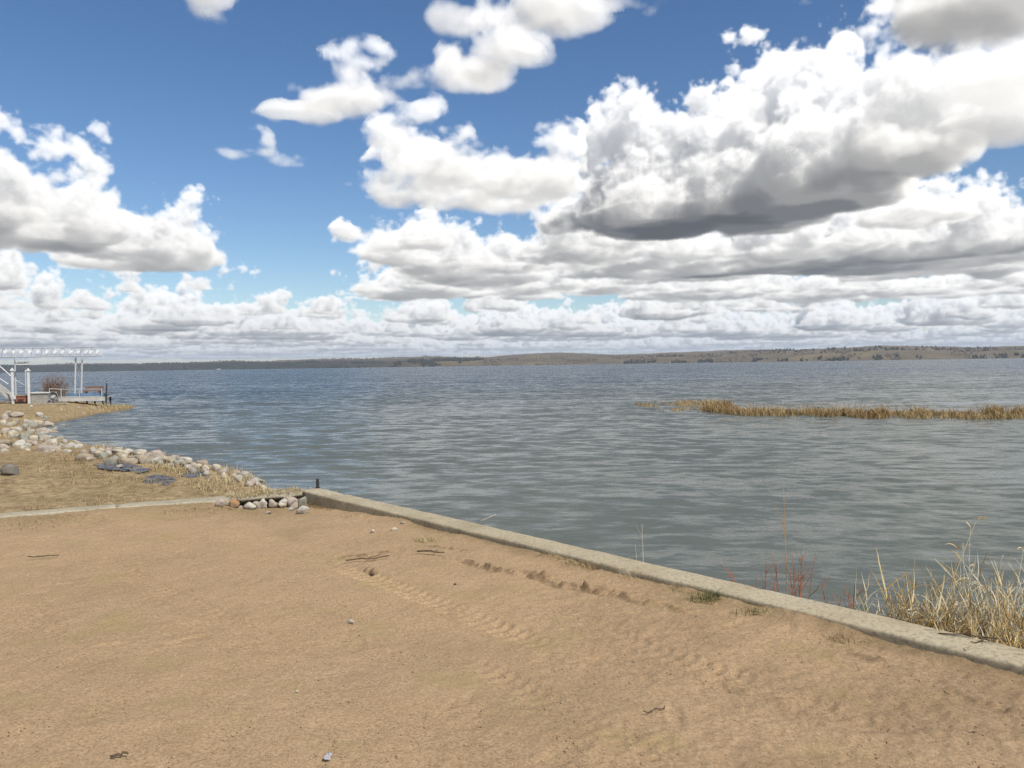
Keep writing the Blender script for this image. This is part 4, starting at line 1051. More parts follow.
# ---------------------------------------------------------------- reed bed standing in the lake
def make_reed_bed():
    r = np.random.default_rng(29)
    m, nt, b = mat('dead_reed', .8, .15); v = coords(nt)
    c = ramp(nt, noise(nt, v, 5, 4, .7), [(.3, (.20, .13, .06)), (.5, (.40, .29, .145)), (.7, (.54, .44, .26))])
    c = mix(nt, ramp(nt, noise(nt, v, .55, 4, .65), [(.42, (0, 0, 0)), (.62, (.75,) * 3)]), c, (.27, .16, .065)); nt.links.new(c, b.inputs['Base Color'])
    # the front edge of the bed, left to right
    E = np.array([(9.6, 40.5), (10.6, 37.2), (12.6, 35.6), (15., 34.3), (18., 33.2), (21., 32.4), (25., 31.2), (30., 29.5), (37., 27.5)])
    n = 26000; t = r.random(n) * (len(E) - 1); i = t.astype(int); f = (t - i)[:, None]
    p = E[i] * (1 - f) + E[i + 1] * f
    dep = r.random(n)**.8 * (3.2 + 1.6 * fbm2(p[:, 0] * .35, p[:, 0] * 0, 481, 2)); dep = np.maximum(dep, 0)
    x = p[:, 0] + dep * .35; y = p[:, 1] + dep + fbm2(p[:, 0] * 1.3, p[:, 0] * 0 + 4, 483, 2) * .5
    H = (.20 + .36 * r.random(n)) * (1 + .55 * fbm2(x * .7, y * .7, 485, 4)) * (.75 + .25 * sstep(0, 1., dep))
    k = (fbm2(x * 1.1, y * 1.1, 487, 3) > -.5)
    V, F = blades(np.stack([x, y, np.full(n, WATER - .06)], 1)[k], H[k] + .06, .028, .7, r, 3)
    tag(link('reed_bed', np_mesh('reed_bed', V, F, False), m), kind='stuff')
    n = 5200; x = r.uniform(7.4, 11.8, n); y = r.uniform(40.5, 52., n); k = fbm2(x * .8, y * .45, 491, 3) + .5 - np.abs(y - 45.) * .09 > 0.1
    x, y = x[k], y[k]; V, F = blades(np.stack([x, y, np.full(len(x), WATER - .05)], 1), r.uniform(.12, .32, len(x)), .022, .8, r, 2)
    V2, F2 = blades(np.stack([r.uniform(11, 22, 900), r.uniform(41, 47, 900), np.full(900, WATER - .05)], 1), r.uniform(.1, .28, 900), .022, .8, r, 2)
    tag(link('sparse_reeds', np_mesh('sparse_reeds', np.concatenate([V, V2]), np.concatenate([F, F2 + len(V)]), False), m), kind='stuff')
make_reed_bed()
# ================================================================= dead reeds and red shrubs behind the wall
def behind(px, off, z=None):
    """a point off metres beyond the lake edge of the long wall, on the line of sight through column px at wall height"""
    lo, hi = 455., 700.
    for _ in range(40):
        mid = (lo + hi) / 2; g = at(px, mid, .1)
        if side_wall(g.x, g.y) > .135: lo = mid
        else: hi = mid
    g = at(px, lo, .1); s = (off + 0.) / max(.2, (WN[0] * g.x + WN[1] * g.y) / g.y)
    p = Vector((g.x / g.y * (g.y + s), g.y + s, 0)); sw = float(side_wall(p.x, p.y))
    p.z = -.16 - .35 * sw if z is None else z
    return p
M_REED = [grass_mat('reed_straw', (.43, .325, .15), (.60, .48, .255), (.70, .60, .39)), grass_mat('reed_amber', (.33, .20, .06), (.50, .33, .115), (.60, .44, .2)), grass_mat('reed_bleached', (.46, .40, .29), (.60, .55, .42), (.68, .63, .52)), grass_mat('reed_litter', (.16, .11, .065), (.30, .225, .13), (.46, .37, .24))]
def curve_pts(p, d, L, droop, n=6, wob=.02):
    d = Vector(d).normalized(); pts = [Vector(p)]; out = Vector((d.x, d.y, 0))
    if out.length < .05: out = Vector((rnd.uniform(-1, 1), rnd.uniform(-1, 1), 0))
    out.normalize(); cur = Vector(p)
    for i in range(n):
        t = (i + 1) / n; e = (d + (out * .8 - Vector((0, 0, 1.1))) * droop * t * t + Vector((rnd.gauss(0, wob), rnd.gauss(0, wob), rnd.gauss(0, wob)))).normalized()
        cur = cur + e * L / n; pts.append(cur.copy())
    return pts
def ribbon(mb, pts, w, twist=1.):
    """a dry leaf: a folded strip with a little thickness of fold"""
    n = len(pts); a = rnd.uniform(0, 6.28); vs = []
    for i, p in enumerate(pts):
        t = i / (n - 1); d = (pts[min(i + 1, n - 1)] - pts[max(i - 1, 0)]).normalized()
        s = d.cross(Vector((math.cos(a + t * twist), math.sin(a + t * twist), .3))).normalized(); u = s.cross(d)
        ww = w * .5 * min(1, .45 + t * 3) * (1 - t**2.2) + .0006
        vs += [p - s * ww + u * ww * .5, p, p + s * ww + u * ww * .5]
    mb.add(vs, [(3 * i, 3 * i + 1, 3 * i + 4, 3 * i + 3) for i in range(n - 1)] + [(3 * i + 1, 3 * i + 2, 3 * i + 5, 3 * i + 4) for i in range(n - 1)])
def reed_clump(px, off, stems, leaves, height, spread, lab, lean=(0, 0), mats=(0, 1), plume=4, tall=()):
    p = behind(px, off); t = empty('dead_reed_clump', p); tag(t, lab, 'reeds', 'clumps of dead reeds behind the wall')
    st = MB(); lf = MB(); lf2 = MB(); hds = []; low = MB()
    for i in range(int(stems * 1.8)):
        b = Vector((rnd.gauss(0, spread), rnd.gauss(0, spread * .8), -.05)); h = height * .76 * rnd.uniform(.5, 1.0)
        d = Vector((lean[0] + rnd.gauss(0, .17) + b.x * .5, lean[1] + rnd.gauss(0, .15), 1)); q = curve_pts(b, d, h, rnd.uniform(.02, .22), 5)
        if rnd.random() < .03:      # snapped stem hanging over
            k = rnd.randrange(2, 5); e = q[k]; dd = Vector((rnd.gauss(0, 1), rnd.gauss(0, 1), -.35)).normalized(); q = q[:k + 1] + [e + dd * h * .18, e + dd * h * .34 - Vector((0, 0, h * .05))]
        st.tube(q, [.0031 * (1 - .55 * j / (len(q) - 1)) for j in range(len(q))], 4, False)
        for j in range(max(1, int(2.6 * leaves / stems + rnd.random()))):
            k = rnd.randrange(1, len(q)); a = rnd.uniform(0, 6.28); dd = Vector((math.cos(a), math.sin(a), rnd.uniform(1.1, 4.)))
            ribbon(rnd.choice((lf, lf, lf2)), curve_pts(q[k], dd, rnd.uniform(.12, .34) * height, max(0., rnd.gauss(.08, .32)), 6, .07), rnd.uniform(.0032, .0085), rnd.uniform(0, 3))
        if i < plume:
            tip = q[-1]; hd = MB(); hds.append(hd)
            for j in range(22):
                a = rnd.uniform(0, 6.28); dd = Vector((math.cos(a) * .55, math.sin(a) * .55, rnd.uniform(.4, 1.2)))
                ribbon(hd, curve_pts(tip - Vector((0, 0, rnd.uniform(0, .07))), dd, rnd.uniform(.04, .085), 1.1, 4, .1), .0035)
    for i in range(int(stems * 6)):     # the mat of broken leaves at the foot
        a = rnd.uniform(0, 6.28); b = Vector((rnd.gauss(0, spread * 1.15), rnd.gauss(0, spread), rnd.uniform(0, .10)))
        ribbon(low, curve_pts(b, (math.cos(a), math.sin(a), rnd.uniform(.3, 2.6)), rnd.uniform(.14, .36), max(0, rnd.gauss(.4, .5)), 5, .1), rnd.uniform(.004, .009))
    for dx, dy, h, nodes in tall:
        q = curve_pts((rnd.gauss(0, .04), rnd.gauss(0, .04), -.05), (dx, dy, 1), h * .86, .03, 8, .015)
        st.tube(q, [.0026 * (1 - .6 * j / 8) for j in range(9)], 4, False)
        for j in range(nodes):
            k = rnd.randrange(4, 9); a = rnd.uniform(0, 6.28); ribbon(lf2, curve_pts(q[k], (math.cos(a), math.sin(a), 1.3), rnd.uniform(.05, .12), 1.2, 5, .05), .006)
    st.build('stem', M_REED[mats[0]], t); lf.build('leaves', M_REED[mats[0]], t); lf2.build('leaves', M_REED[mats[1]], t); low.build('leaf_litter', M_REED[3], t)
    for hd in hds: hd.build('plume', M_REED[2], t)
reed_clump(884, .16, 7, 7, .74, .035, 'thin pale clump of a few upright reed stalks, leftmost behind the wall', (-.05, 0), (0, 2), 0)
reed_clump(914, .30, 26, 62, .80, .07, 'golden clump of dead reeds with drooping tops next to the thin leftmost stalks', (.05, 0), (0, 1), 3, [(.42, .1, 1.22, 3)])
reed_clump(942, .26, 22, 80, .74, .09, 'amber clump of dead reeds bent over to one side, second big clump', (.18, 0), (1, 0), 2, [(.10, 0, .98, 3)])
reed_clump(966, .42, 22, 60, .92, .09, 'bleached straw clump with upright bare stems in the middle of the reeds', (.04, 0), (2, 0), 3, [(.06, .05, 1.16, 3), (-.04, 0, 1.02, 2)])
reed_clump(988, .25, 30, 95, .70, .10, 'dense low tangle of golden dead reeds nearest the cracked part of the wall', (-.02, 0), (0, 2), 2, [(.12, 0, .95, 2)])
reed_clump(1008, .45, 26, 66, .95, .09, 'tall pale dead reeds with split leaves at the right end', (.1, .05), (2, 0), 5, [(.16, 0, 1.22, 4), (.3, 0, 1.1, 4)])
reed_clump(1030, .22, 26, 80, .62, .10, 'low rusty dead reeds at the right picture edge against the wall', (-.04, 0), (1, 0), 2)
reed_clump(1065, .35, 26, 60, .85, .12, 'straw dead reeds beyond the right end of the others', (0, 0), (0, 1), 3)
reed_clump(928, .12, 16, 40, .46, .09, 'short grey brown dead reeds pressed against the wall below the golden clump', (.05, -.05), (2, 3), 0)
reed_clump(958, .12, 18, 46, .44, .09, 'short straw coloured dead reeds pressed against the wall below the amber clump', (.05, -.05), (0, 3), 0)
M_RED = grass_mat('red_osier_bark', (.27, .09, .045), (.39, .15, .08), (.46, .23, .13)); M_AMBER = grass_mat('amber_bark', (.34, .18, .06), (.46, .27, .10), (.52, .36, .17)); M_DK = grass_mat('dark_bark', (.035, .03, .028), (.07, .055, .05), (.10, .08, .07))
def red_shrub(px, off, h, n, spread, lab, m=M_RED, side=5, lean=0.):
    p = behind(px, off, None); p.z = max(p.z, -.45); t = empty('red_twig_shrub', p); tag(t, lab, 'shrub', 'leafless twig shrubs behind the wall'); mb = MB(); tw = MB()
    for i in range(n):
        q = curve_pts((rnd.gauss(0, spread * .3), rnd.gauss(0, spread * .3), -.05), (lean + rnd.gauss(0, spread * 1.6), rnd.gauss(0, .12), 1), h * rnd.uniform(.65, 1.05), -.06, 7, .03)
        mb.tube(q, [.0036 * (1 - .6 * j / 7) for j in range(8)], 5, False)
        for j in range(rnd.randrange(max(1, side - 2), side + 2)):
            k = rnd.randrange(2, 7); s = rnd.choice((-1, 1)); tw.tube(curve_pts(q[k], (s * rnd.uniform(.35, .8), rnd.gauss(0, .4), 1), h * rnd.uniform(.10, .26), -.2, 4, .06), [.0022, .002, .0017, .0014, .001], 4, False)
    mb.build('stem', m, t); tw.build('twig', m, t)
red_shrub(757, .35, .58, 3, .12, 'small red twig shrub, upright, between the tiny and the slanting ones', lean=-.12)
red_shrub(771, .30, .52, 3, .13, 'small slanting red twig shrub, left of the bushiest one', lean=-.2)
red_shrub(788, .28, .70, 5, .09, 'bushiest red twig shrub behind the wall, around the tall amber stalk')
red_shrub(803, .26, .68, 4, .09, 'red twig shrub with dark tips just right of the tall amber stalk', lean=.05)
red_shrub(812, .35, .44, 4, .15, 'low spreading red twigs in the middle of the shrubs', lean=.1)
red_shrub(829, .25, .52, 4, .12, 'short red twig shrub right of the spreading twigs')
red_shrub(846, .22, .42, 4, .13, 'lowest red twig shrub, last before the dead reeds')
red_shrub(746, .30, .46, 4, .12, 'tiny red orange twigs close to the wall, first of the shrubs from the left', lean=-.1)
red_shrub(838, .45, .5, 5, .16, 'loose red twigs standing behind the short red twig shrub', lean=.05)
red_shrub(789, .20, 1.2, 1, .01, 'single tall straight amber stalk rising above the red twigs', M_AMBER, 2)
red_shrub(851, .22, .80, 1, .01, 'single thin dark upright stalk between red twigs and dead reeds', M_DK, 2)
red_shrub(642, .25, .72, 2, .06, 'faint pale pair of stalks behind the wall, far left of the red twigs', M_REED[2], 2)
# ================================================================= things lying about
M_TWIG = mottled('driftwood', (.07, .048, .03), (.13, .095, .06), 30); M_PALETWIG = mottled('bleached_driftwood', (.34, .29, .22), (.48, .43, .35), 30)
def sand_z(x, y): return float(sand_base(np.array([x]), np.array([y]))[0])
def twig(px, py, L, r, rz, lab, m=M_TWIG, z=None, forks=0, name='driftwood_stick', up=.0):
    g = at(px, py, 0 if z is None else z); zz = sand_z(g.x, g.y) + .008 if z is None else z; g = at(px, py, zz)
    d = Vector((math.cos(rz), math.sin(rz), up)); q = [Vector((0, 0, r)) + d * L * (i / 6 - .5) + Vector((rnd.gauss(0, .018) * L * 2, rnd.gauss(0, .018) * L * 2, abs(rnd.gauss(0, .004)))) for i in range(7)]
    if up:
        lo = min(p.z for p in q); q = [p - Vector((0, 0, lo - r)) for p in q]
    mb = MB(); mb.tube(q, [r * (1 - .5 * abs(i / 6 - .4)) for i in range(7)], 6)
    for f in range(forks):
        k = rnd.randrange(2, 5); e = Vector((math.cos(rz + rnd.choice((-.7, .7))), math.sin(rz + rnd.choice((-.7, .7))), .12)); mb.tube([q[k], q[k] + e * L * .18, q[k] + e * L * .32 + Vector((0, 0, -.006))], [r * .6, r * .45, r * .25], 5)
    o = mb.build(name, m, None, True); o.location = g; tag(o, lab, 'stick'); return o
twig(44, 557, .24, .006, .2, 'dark twig lying on the sand at the far left, below the kerb')
twig(366, 559, .34, .007, .35, 'long thin dark stick on the sand near the wall corner', forks=1)
twig(430, 553, .26, .009, -.3, 'crooked dark stick on the sand parallel to the wall', forks=1)
twig(120, 757, .07, .006, .3, 'small dark stick near the bottom left of the beach')
twig(655, 711, .13, .003, .5, 'thin forked twig on the trodden sand at the lower right', forks=1)
twig(488, 521, .16, .004, .3, 'bleached white twig sticking up from the wall top', M_PALETWIG, .1, 0, up=.35)
twig(972, 637, .30, .005, -.35, 'dark crooked branch lying across the cracked wall top', M_TWIG, .1, 3)
twig(984, 642, .16, .004, .3, 'small dark twig crossing the crooked branch on the wall', M_TWIG, .1, 1)
M_DIRT = mottled('damp_dirt', (.06, .04, .024), (.11, .075, .045), 30)
def chip(px, py, w, d, h, rz, m, lab, cat, name):
    g = at(px, py, 0); z = sand_z(g.x, g.y); g = at(px, py, z); me, lo, hi = stone_mesh(w, d, h, rnd.randrange(9**9), .8, 2)
    o = link(name, me, m); o.location = (g.x, g.y, z - lo * .55); o.rotation_euler = (.05, .1, rz); tag(o, lab, cat)
chip(352, 622, .065, .028, .02, -.6, STONE['white'], 'flat elongated white pebble alone in the middle of the sand', 'pebble', 'pebble')
chip(373, 532, .05, .04, .04, 0, STONE['white'], 'white pebble on the sand near the inner wall corner', 'pebble', 'pebble')
chip(394, 531, .08, .05, .05, .4, STONE['cream'], 'cream pebble on the sand close under the long wall', 'pebble', 'pebble')
chip(403, 524, .10, .06, .05, .2, STONE['tan'], 'tan half buried stone against the foot of the long wall', 'stone', 'stone')
chip(297, 692, .02, .016, .012, 0, STONE['white'], 'tiny white pebble on the smooth sand at lower left', 'pebble', 'pebble')
chip(645, 650, .022, .018, .014, 0, STONE['white'], 'tiny white pebble on the rough sand below the wall', 'pebble', 'pebble')
chip(372, 574, .05, .035, .03, .3, M_DIRT, 'dark clump of dirt at the head of the tyre track', 'dirt clod', 'dirt_clod')
chip(455, 585, .03, .025, .02, .3, M_DIRT, 'small dark clod between the tyre track and the ridge', 'dirt clod', 'dirt_clod')
# a torn scrap of grey paper or film, bottom middle
def scrap():
    g = at(328, 763, .01); bm = bmesh.new(); n = 7; vs = [[bm.verts.new(((i / n - .5) * .026 + rnd.gauss(0, .002), (j / n - .5) * .055 + rnd.gauss(0, .002), .014 + .010 * mnoise.noise(Vector((i * .7, j * .6, 3))))) for j in range(n + 1)] for i in range(n + 1)]
    for i in range(n):
        for j in range(n): bm.faces.new((vs[i][j], vs[i + 1][j], vs[i + 1][j + 1], vs[i][j + 1]))
    me = bpy.data.meshes.new('paper_scrap'); bm.to_mesh(me); bm.free()
    for p in me.polygons: p.use_smooth = True
    o = link('paper_scrap', me, mottled('grey_paper', (.30, .29, .31), (.42, .41, .43), 40)); o.location = (g.x, g.y, sand_z(g.x, g.y)); so_ = o.modifiers.new('thickness', 'SOLIDIFY'); so_.thickness = .001
    tag(o, 'crumpled scrap of pale grey paper on the sand at the bottom edge', 'litter')
scrap()
def crumbs():
    """uncountable crumbs of sand, grit and plant bits strewn over the beach"""
    r = np.random.default_rng(37)
    def lumps(n, smin, smax, flat, seed, thr, xr=(-5, 3), near=True, longish=1.):
        y = 2.7 + 6.6 * r.random(n)**1.5; x = r.uniform(-.72, .66, n) * y * 1.02
        k = (side_wall(x, y) < -.16) & (side_kerb(x, y) < -.2) & (fbm2(x * 1.3, y * 1.3, seed, 4) + .25 * np.clip(x, -1, 1) > thr); x, y = x[k], y[k]; n = len(x)
        s = smin + (smax - smin) * r.random(n)**3; z = sand_base(x, y) + fbm2(x * .9, y * .9, 3, 3) * .014
        ico = np.array([(0, 0, 1), (.89, 0, .45), (.28, .85, .45), (-.72, .53, .45), (-.72, -.53, .45), (.28, -.85, .45), (.72, .53, -.45), (-.28, .85, -.45), (-.89, 0, -.45), (-.28, -.85, -.45), (.72, -.53, -.45), (0, 0, -1)])
        tri = np.array([(0, 1, 2), (0, 2, 3), (0, 3, 4), (0, 4, 5), (0, 5, 1), (1, 6, 2), (2, 7, 3), (3, 8, 4), (4, 9, 5), (5, 10, 1), (6, 7, 2), (7, 8, 3), (8, 9, 4), (9, 10, 5), (10, 6, 1), (11, 7, 6), (11, 8, 7), (11, 9, 8), (11, 10, 9), (11, 6, 10)])
        V = ico[None] * (1 + .3 * r.standard_normal((n, 12, 1))); a = r.uniform(0, 6.28, n)
        sx = s * longish * r.uniform(.8, 1.3, n); X = V[..., 0] * sx[:, None]; Y = V[..., 1] * s[:, None]; Z = V[..., 2] * s[:, None] * flat
        V = np.stack([x[:, None] + X * np.cos(a)[:, None] - Y * np.sin(a)[:, None], y[:, None] + X * np.sin(a)[:, None] + Y * np.cos(a)[:, None], z[:, None] + Z + s[:, None] * flat * .4], -1)
        return V.reshape(-1, 3), (tri[None] + (np.arange(n) * 12)[:, None, None]).reshape(-1, 3)
    def put(name, args, m): v, f = lumps(*args); tag(link(name, np_mesh(name, v, f, True), m), kind='stuff')
    put('sand_crumbs', (20000, .0012, .005, .55, 501, -.35), mottled('sand_crumb', (.30, .212, .128), (.40, .29, .18), 40))
    put('pale_grit', (900, .0012, .0040, .6, 511, -.2), mottled('pale_grit', (.42, .36, .27), (.56, .50, .40), 60))
    put('dark_plant_bits', (2600, .0009, .0032, .45, 521, -.05, (-5, 3), True, 3.4), mottled('plant_bits', (.085, .055, .03), (.17, .115, .062), 60))
crumbs()
# ================================================================= dock on the far spit
SZ = -.42
M_GALV = mottled('galvanised_steel', (.36, .37, .38), (.50, .51, .52), 4, .5, .1, .004, .5); M_WHITE = mottled('white_paint', (.52, .52, .50), (.66, .66, .64), 3, .5, .1, .003); M_DISC = mottled('white_enamel', (.76, .76, .75), (.82, .82, .81), 3, .4); M_GREY = mottled('grey_white_timber', (.40, .39, .36), (.52, .50, .47), 3); M_PLANK = mottled('weathered_plank', (.27, .255, .225), (.40, .38, .34), 3, .9, .3, .01)
M_DARK = mottled('dark_timber', (.03, .03, .032), (.06, .055, .05), 5, .85); M_BLUE = mottled('blue_tarpaulin', (.06, .11, .18), (.12, .19, .28), 2, .5, .4, .03); M_RUST = mottled('rust_red_paint', (.24, .085, .055), (.32, .13, .085), 5, .7); M_BROWN = mottled('brown_timber', (.16, .085, .055), (.25, .15, .10), 5)
def gz(p): return float(bank_height(np.array([p.x]), np.array([p.y]))[0])
def make_truss():
    Y = 52.; a = aty(-150, 350, Y); b = aty(107, 352.3, Y); zt = aty(60, 347.6, Y).z; zb = aty(60, 356.4, Y).z; L = b.x - a.x; t = empty('lattice_truss', (a.x, Y, 0))
    tag(t, 'long thin lattice truss with a row of white discs carried above the dock on posts', 'truss'); dp = .55
    for y in (-dp / 2, dp / 2): MB().tube([(0, y, zb), (L - .5, y, zb)], .030, 6).build('bottom_chord', M_GALV, t)
    MB().tube([(0, 0, zt), (L - .9, 0, zt)], .032, 6).build('top_chord', M_GALV, t)
    br = MB(); n = int(L / .62)
    for i in range(n):
        x0, x1 = i * L / n, (i + 1) * L / n
        for y in (-dp / 2, dp / 2):
            br.tube([(x0, y, zb), (min((x0 + x1) / 2, L - .9), 0, zt)], .011, 4); br.tube([(min((x0 + x1) / 2, L - .9), 0, zt), (min(x1, L - .5), y, zb)], .011, 4)
        br.tube([(x0, -dp / 2, zb), (x0, dp / 2, zb)], .008, 4)
    br.build('lattice', M_GALV, t)
    for px in [-140, -128, -115, -102, -88, -76, -63, -50, -38, -25, -13, 0.5, 8.5, 17, 24.5, 33, 41, 50, 58, 65.5, 73.5, 81, 89, 93.5, 100]:
        x = aty(px, 352, Y).x - a.x; z = aty(px, 352, Y).z; m = MB(); m.tube([(x, -dp / 2 - .10, z), (x, -dp / 2 - .04, z)], .105, 12); m.build('disc', M_DISC, t)
    for px, bot in ((15.5, None), (-60, None)):
        x = aty(px, 380, Y).x; MB().tube([(x - a.x, 0, zb), (x - a.x, 0, gz(Vector((x, Y, 0))) - .1)], .045, 8).build('post', M_GALV, t)
    for px in (75.8, 82.2):
        x = aty(px, 358, Y).x - a.x; x2 = aty(px - 1.3, 392, Y).x - a.x; MB().tube([(x, 0, zb), (x2, 0, -.3)], .055, 8).build('post', M_GALV, t)
make_truss()
def make_bracing():
    Y = 52.05; t = empty('cable_brace', aty(79, 392, Y)); o = t.location; tag(t, 'thin steel bracing wires between the two tall poles of the lattice truss', 'wire')
    for p, q in (((75.9, 360), (81.6, 388)), ((82.1, 360), (74.9, 388))): MB().tube([aty(*p, Y) - o, aty(*q, Y) - o], .008, 4).build('wire', M_GALV, t)
make_bracing()
def make_posts():
    for k, (px, top, lab) in enumerate(((12.2, 371, 'white pointed post left of the rust red box on the far spit'), (28.2, 371.3, 'white pointed post right of the rust red box, beside the plank bulkhead'))):
        Y = 50.6; p = aty(px, top, Y); z = gz(p) - .05; t = empty('white_post', (p.x, Y, z)); tag(t, lab, 'post', 'white posts on the far spit'); h = p.z - z
        MB().box((0, 0, h / 2), (.115, .115, h)).build('shaft', M_WHITE, t, False, .01); c = MB(); c.box((0, 0, h + .03), (.2, .2, .06)); w = .08
        c.add([(-w, -w, h + .06), (w, -w, h + .06), (w, w, h + .06), (-w, w, h + .06), (0, 0, h + .22)], [(3, 2, 1, 0), (0, 1, 4), (1, 2, 4), (2, 3, 4), (3, 0, 4)]).build('cap', M_WHITE, t)
        if k == 0: MB().box((.1, -.02, .45), (.1, .2, .22)).build('bracket', M_WHITE, t, False, .01)
make_posts()
def make_gangway():
    Y = 51.2; t = empty('gangway', (aty(-40, 380, Y).x, Y, 0)); o = t.location; tag(t, 'white handrails of a sloping gangway coming down beside the left white post', 'gangway')
    for j, (p, q) in enumerate((((-55, 318), (11, 376)), ((-55, 342), (11, 386)))): MB().tube([aty(*p, Y) - o, aty(*q, Y) - o], .03, 6).build('handrail', M_WHITE, t)
    MB().tube([aty(14, 379, Y) - o, aty(25, 385.5, Y) - o], .022, 6).build('brace', M_GALV, t)
    for k in range(4):
        s = k / 4; a = aty(-55 + 66 * s, 318 + 58 * s, Y) - o; b = aty(-55 + 66 * s, 342 + 44 * s, Y) - o; MB().tube([a, b], .02, 6).build('baluster', M_WHITE, t)
    a = aty(-55, 350, Y) - o; b = aty(11, 400, Y) - o; m = MB(); m.add([a, b, b + Vector((0, 1., 0)), a + Vector((0, 1., 0))] + [v - Vector((0, 0, .12)) for v in (a, b, b + Vector((0, 1., 0)), a + Vector((0, 1., 0)))], [(0, 1, 2, 3), (7, 6, 5, 4), (0, 4, 5, 1), (1, 5, 6, 2), (2, 6, 7, 3), (3, 7, 4, 0)]).build('walkway', M_PLANK, t)
    MB().tube([aty(-55, 318, Y) - o, Vector((aty(-55, 342, Y).x - o.x, 0, gz(aty(-55, 342, Y)) - .1))], .06, 8).build('post', M_GALV, t)
make_gangway()
def make_lamp():
    Y = 51.6; p = aty(22.7, 363.8, Y); t = empty('floodlight', p); tag(t, 'white floodlight box hanging under the lattice truss above the white posts', 'floodlight'); zb = aty(22, 357.8, Y).z - p.z
    b = MB(); b.box((0, 0, 0), (.62, .30, .17)).build('housing', M_WHITE, t, False, .02); MB().box((.02, -.02, .14), (.7, .42, .04)).build('hood', M_GALV, t)
    MB().box((0, 0, -.1), (.5, .24, .025)).build('lens', mottled('lamp_glass', (.3, .32, .34), (.4, .42, .44), 5, .2), t); MB().tube([(.1, 0, .15), (.1, .35, zb + .02)], .02, 6).build('bracket', M_GALV, t)
    p2 = aty(24.6, 380, Y); q = MB(); q.tube([(p2.x - p.x, .1, zb), (p2.x - p.x, .1, gz(p2) - p.z - .05)], .035, 8); q.build('pole', M_GALV, t)
make_lamp()
def make_dock_stuff():
    Y = 51.
    # bulkhead of planks
    a = aty(29, 393.4, Y); b = aty(48.5, 393.8, Y); z0 = gz(a) - .1; L = b.x - a.x; h = a.z - z0
    t = empty('plank_bulkhead', (a.x, Y, z0)); tag(t, 'low bulkhead of weathered horizontal planks right of the second white post', 'bulkhead')
    for k in range(4): MB().box((L / 2, 0, h * (k + .5) / 4), (L, .08, h / 4 - .02)).build('plank', M_PLANK, t)
    MB().box((L / 2 + .01, .35, h + .03), (L + .1, .95, .06)).build('top_board', M_WHITE, t)
    for x in (.06, L / 2, L - .06): MB().box((x, .08, h / 2), (.09, .08, h - .01)).build('post', M_PLANK, t)
    # dock
    a = aty(48.8, 399, Y); b = aty(105, 399, Y); L = b.x - a.x; zt = aty(70, 397.8, Y).z; zb = aty(70, 401.3, Y).z; t = empty('dock', (a.x, Y, 0)); tag(t, 'low pale plank dock with a thin handrail on the far spit', 'dock'); wd = 1.2
    d = MB()
    for k in range(26): d.box((L * (k + .5) / 26, wd / 2, zt + .03), (L / 26 - .015, wd, .05))
    d.build('deck', M_PLANK, t); MB().box((L / 2, -.03, (zt + zb) / 2), (L, .06, zt - zb)).build('fascia', M_GREY, t)
    for x in (.2, L * .33, L * .66, L - .2):
        for y in (.12, wd - .12): MB().tube([(x, y, zt), (x, y, gz(a) - .7)], .06, 8).build('leg', M_DARK, t)
    ra = aty(40, 388.2, Y).x - a.x; rb = aty(61, 389.5, Y).x - a.x; rz_ = aty(50, 388.8, Y).z
    MB().tube([(0.05, 0, rz_), (rb, 0, rz_ - .04)], .025, 6).build('handrail', M_GALV, t); rc = aty(79, 389.2, Y).x - a.x; MB().tube([(rb, 0, rz_ - .04), (L - .2, 0, rz_ - .06)], .018, 6).build('handrail', M_GALV, t)
    for x in (.05, rb, rc, L - .2): MB().tube([(x, 0, zt), (x, 0, rz_)], .025, 6).build('rail_post', M_GALV, t)
    # blue boat cover on the dock: an upturned hull under a tarpaulin
    c0 = aty(63, 396, Y); c1 = aty(104, 396, Y); Lb = c1.x - c0.x; hb = aty(80, 393.2, Y).z - zt - .06
    bm = bmesh.new(); nu, nv = 18, 10; g = []
    for i in range(nu + 1):
        u = i / nu; w = .62 * (math.sin(math.pi * (.06 + .88 * u))**.45) * .5; row = []
        for j in range(nv + 1):
            q = math.pi * j / nv; row.append(bm.verts.new((u * Lb, math.cos(q) * w * -1, max(0, math.sin(q))**.6 * hb * (.75 + .25 * math.sin(math.pi * u)) + .015 * mnoise.noise(Vector((u * 9, j, 2))))))
        g.append(row)
    for i in range(nu):
        for j in range(nv): bm.faces.new((g[i][j], g[i + 1][j], g[i + 1][j + 1], g[i][j + 1]))
    bm.faces.new(g[0]); bm.faces.new(g[-1]); bmesh.ops.recalc_face_normals(bm, faces=bm.faces)
    me = bpy.data.meshes.new('covered_boat'); bm.to_mesh(me); bm.free()
    t = empty('covered_boat', (c0.x, Y + .42, zt + .055)); tag(t, 'long low upturned boat under a blue tarpaulin lying on the dock', 'boat'); link('tarpaulin', me, M_BLUE, t); rp = MB(); rp.tube([(.15, -.36, .02), (Lb - .15, -.36, .02)], .012, 6); rp.build('rope', M_WHITE, t)
    # bench
    p = aty(77, 391.8, Y); q = aty(96, 391.8, Y); Lq = q.x - p.x; t = empty('plank_bench', (p.x, Y + .78, zt + .055)); tag(t, 'reddish brown plank bench standing on the dock behind the blue boat', 'bench'); hz = aty(86, 391., Y + .8).z - zt - .055
    MB().box((Lq / 2, 0, hz), (Lq, .3, .07)).build('seat', M_BROWN, t); MB().box((Lq / 2, .2, hz + .2), (Lq, .05, .16)).build('backrest', M_BROWN, t)
    for x in (.15, Lq - .15): MB().box((x, 0, hz / 2 - .018), (.08, .3, hz - .037)).build('leg', M_BROWN, t); MB().box((x, .16, hz + .13), (.06, .03, .3)).build('back_post', M_BROWN, t)
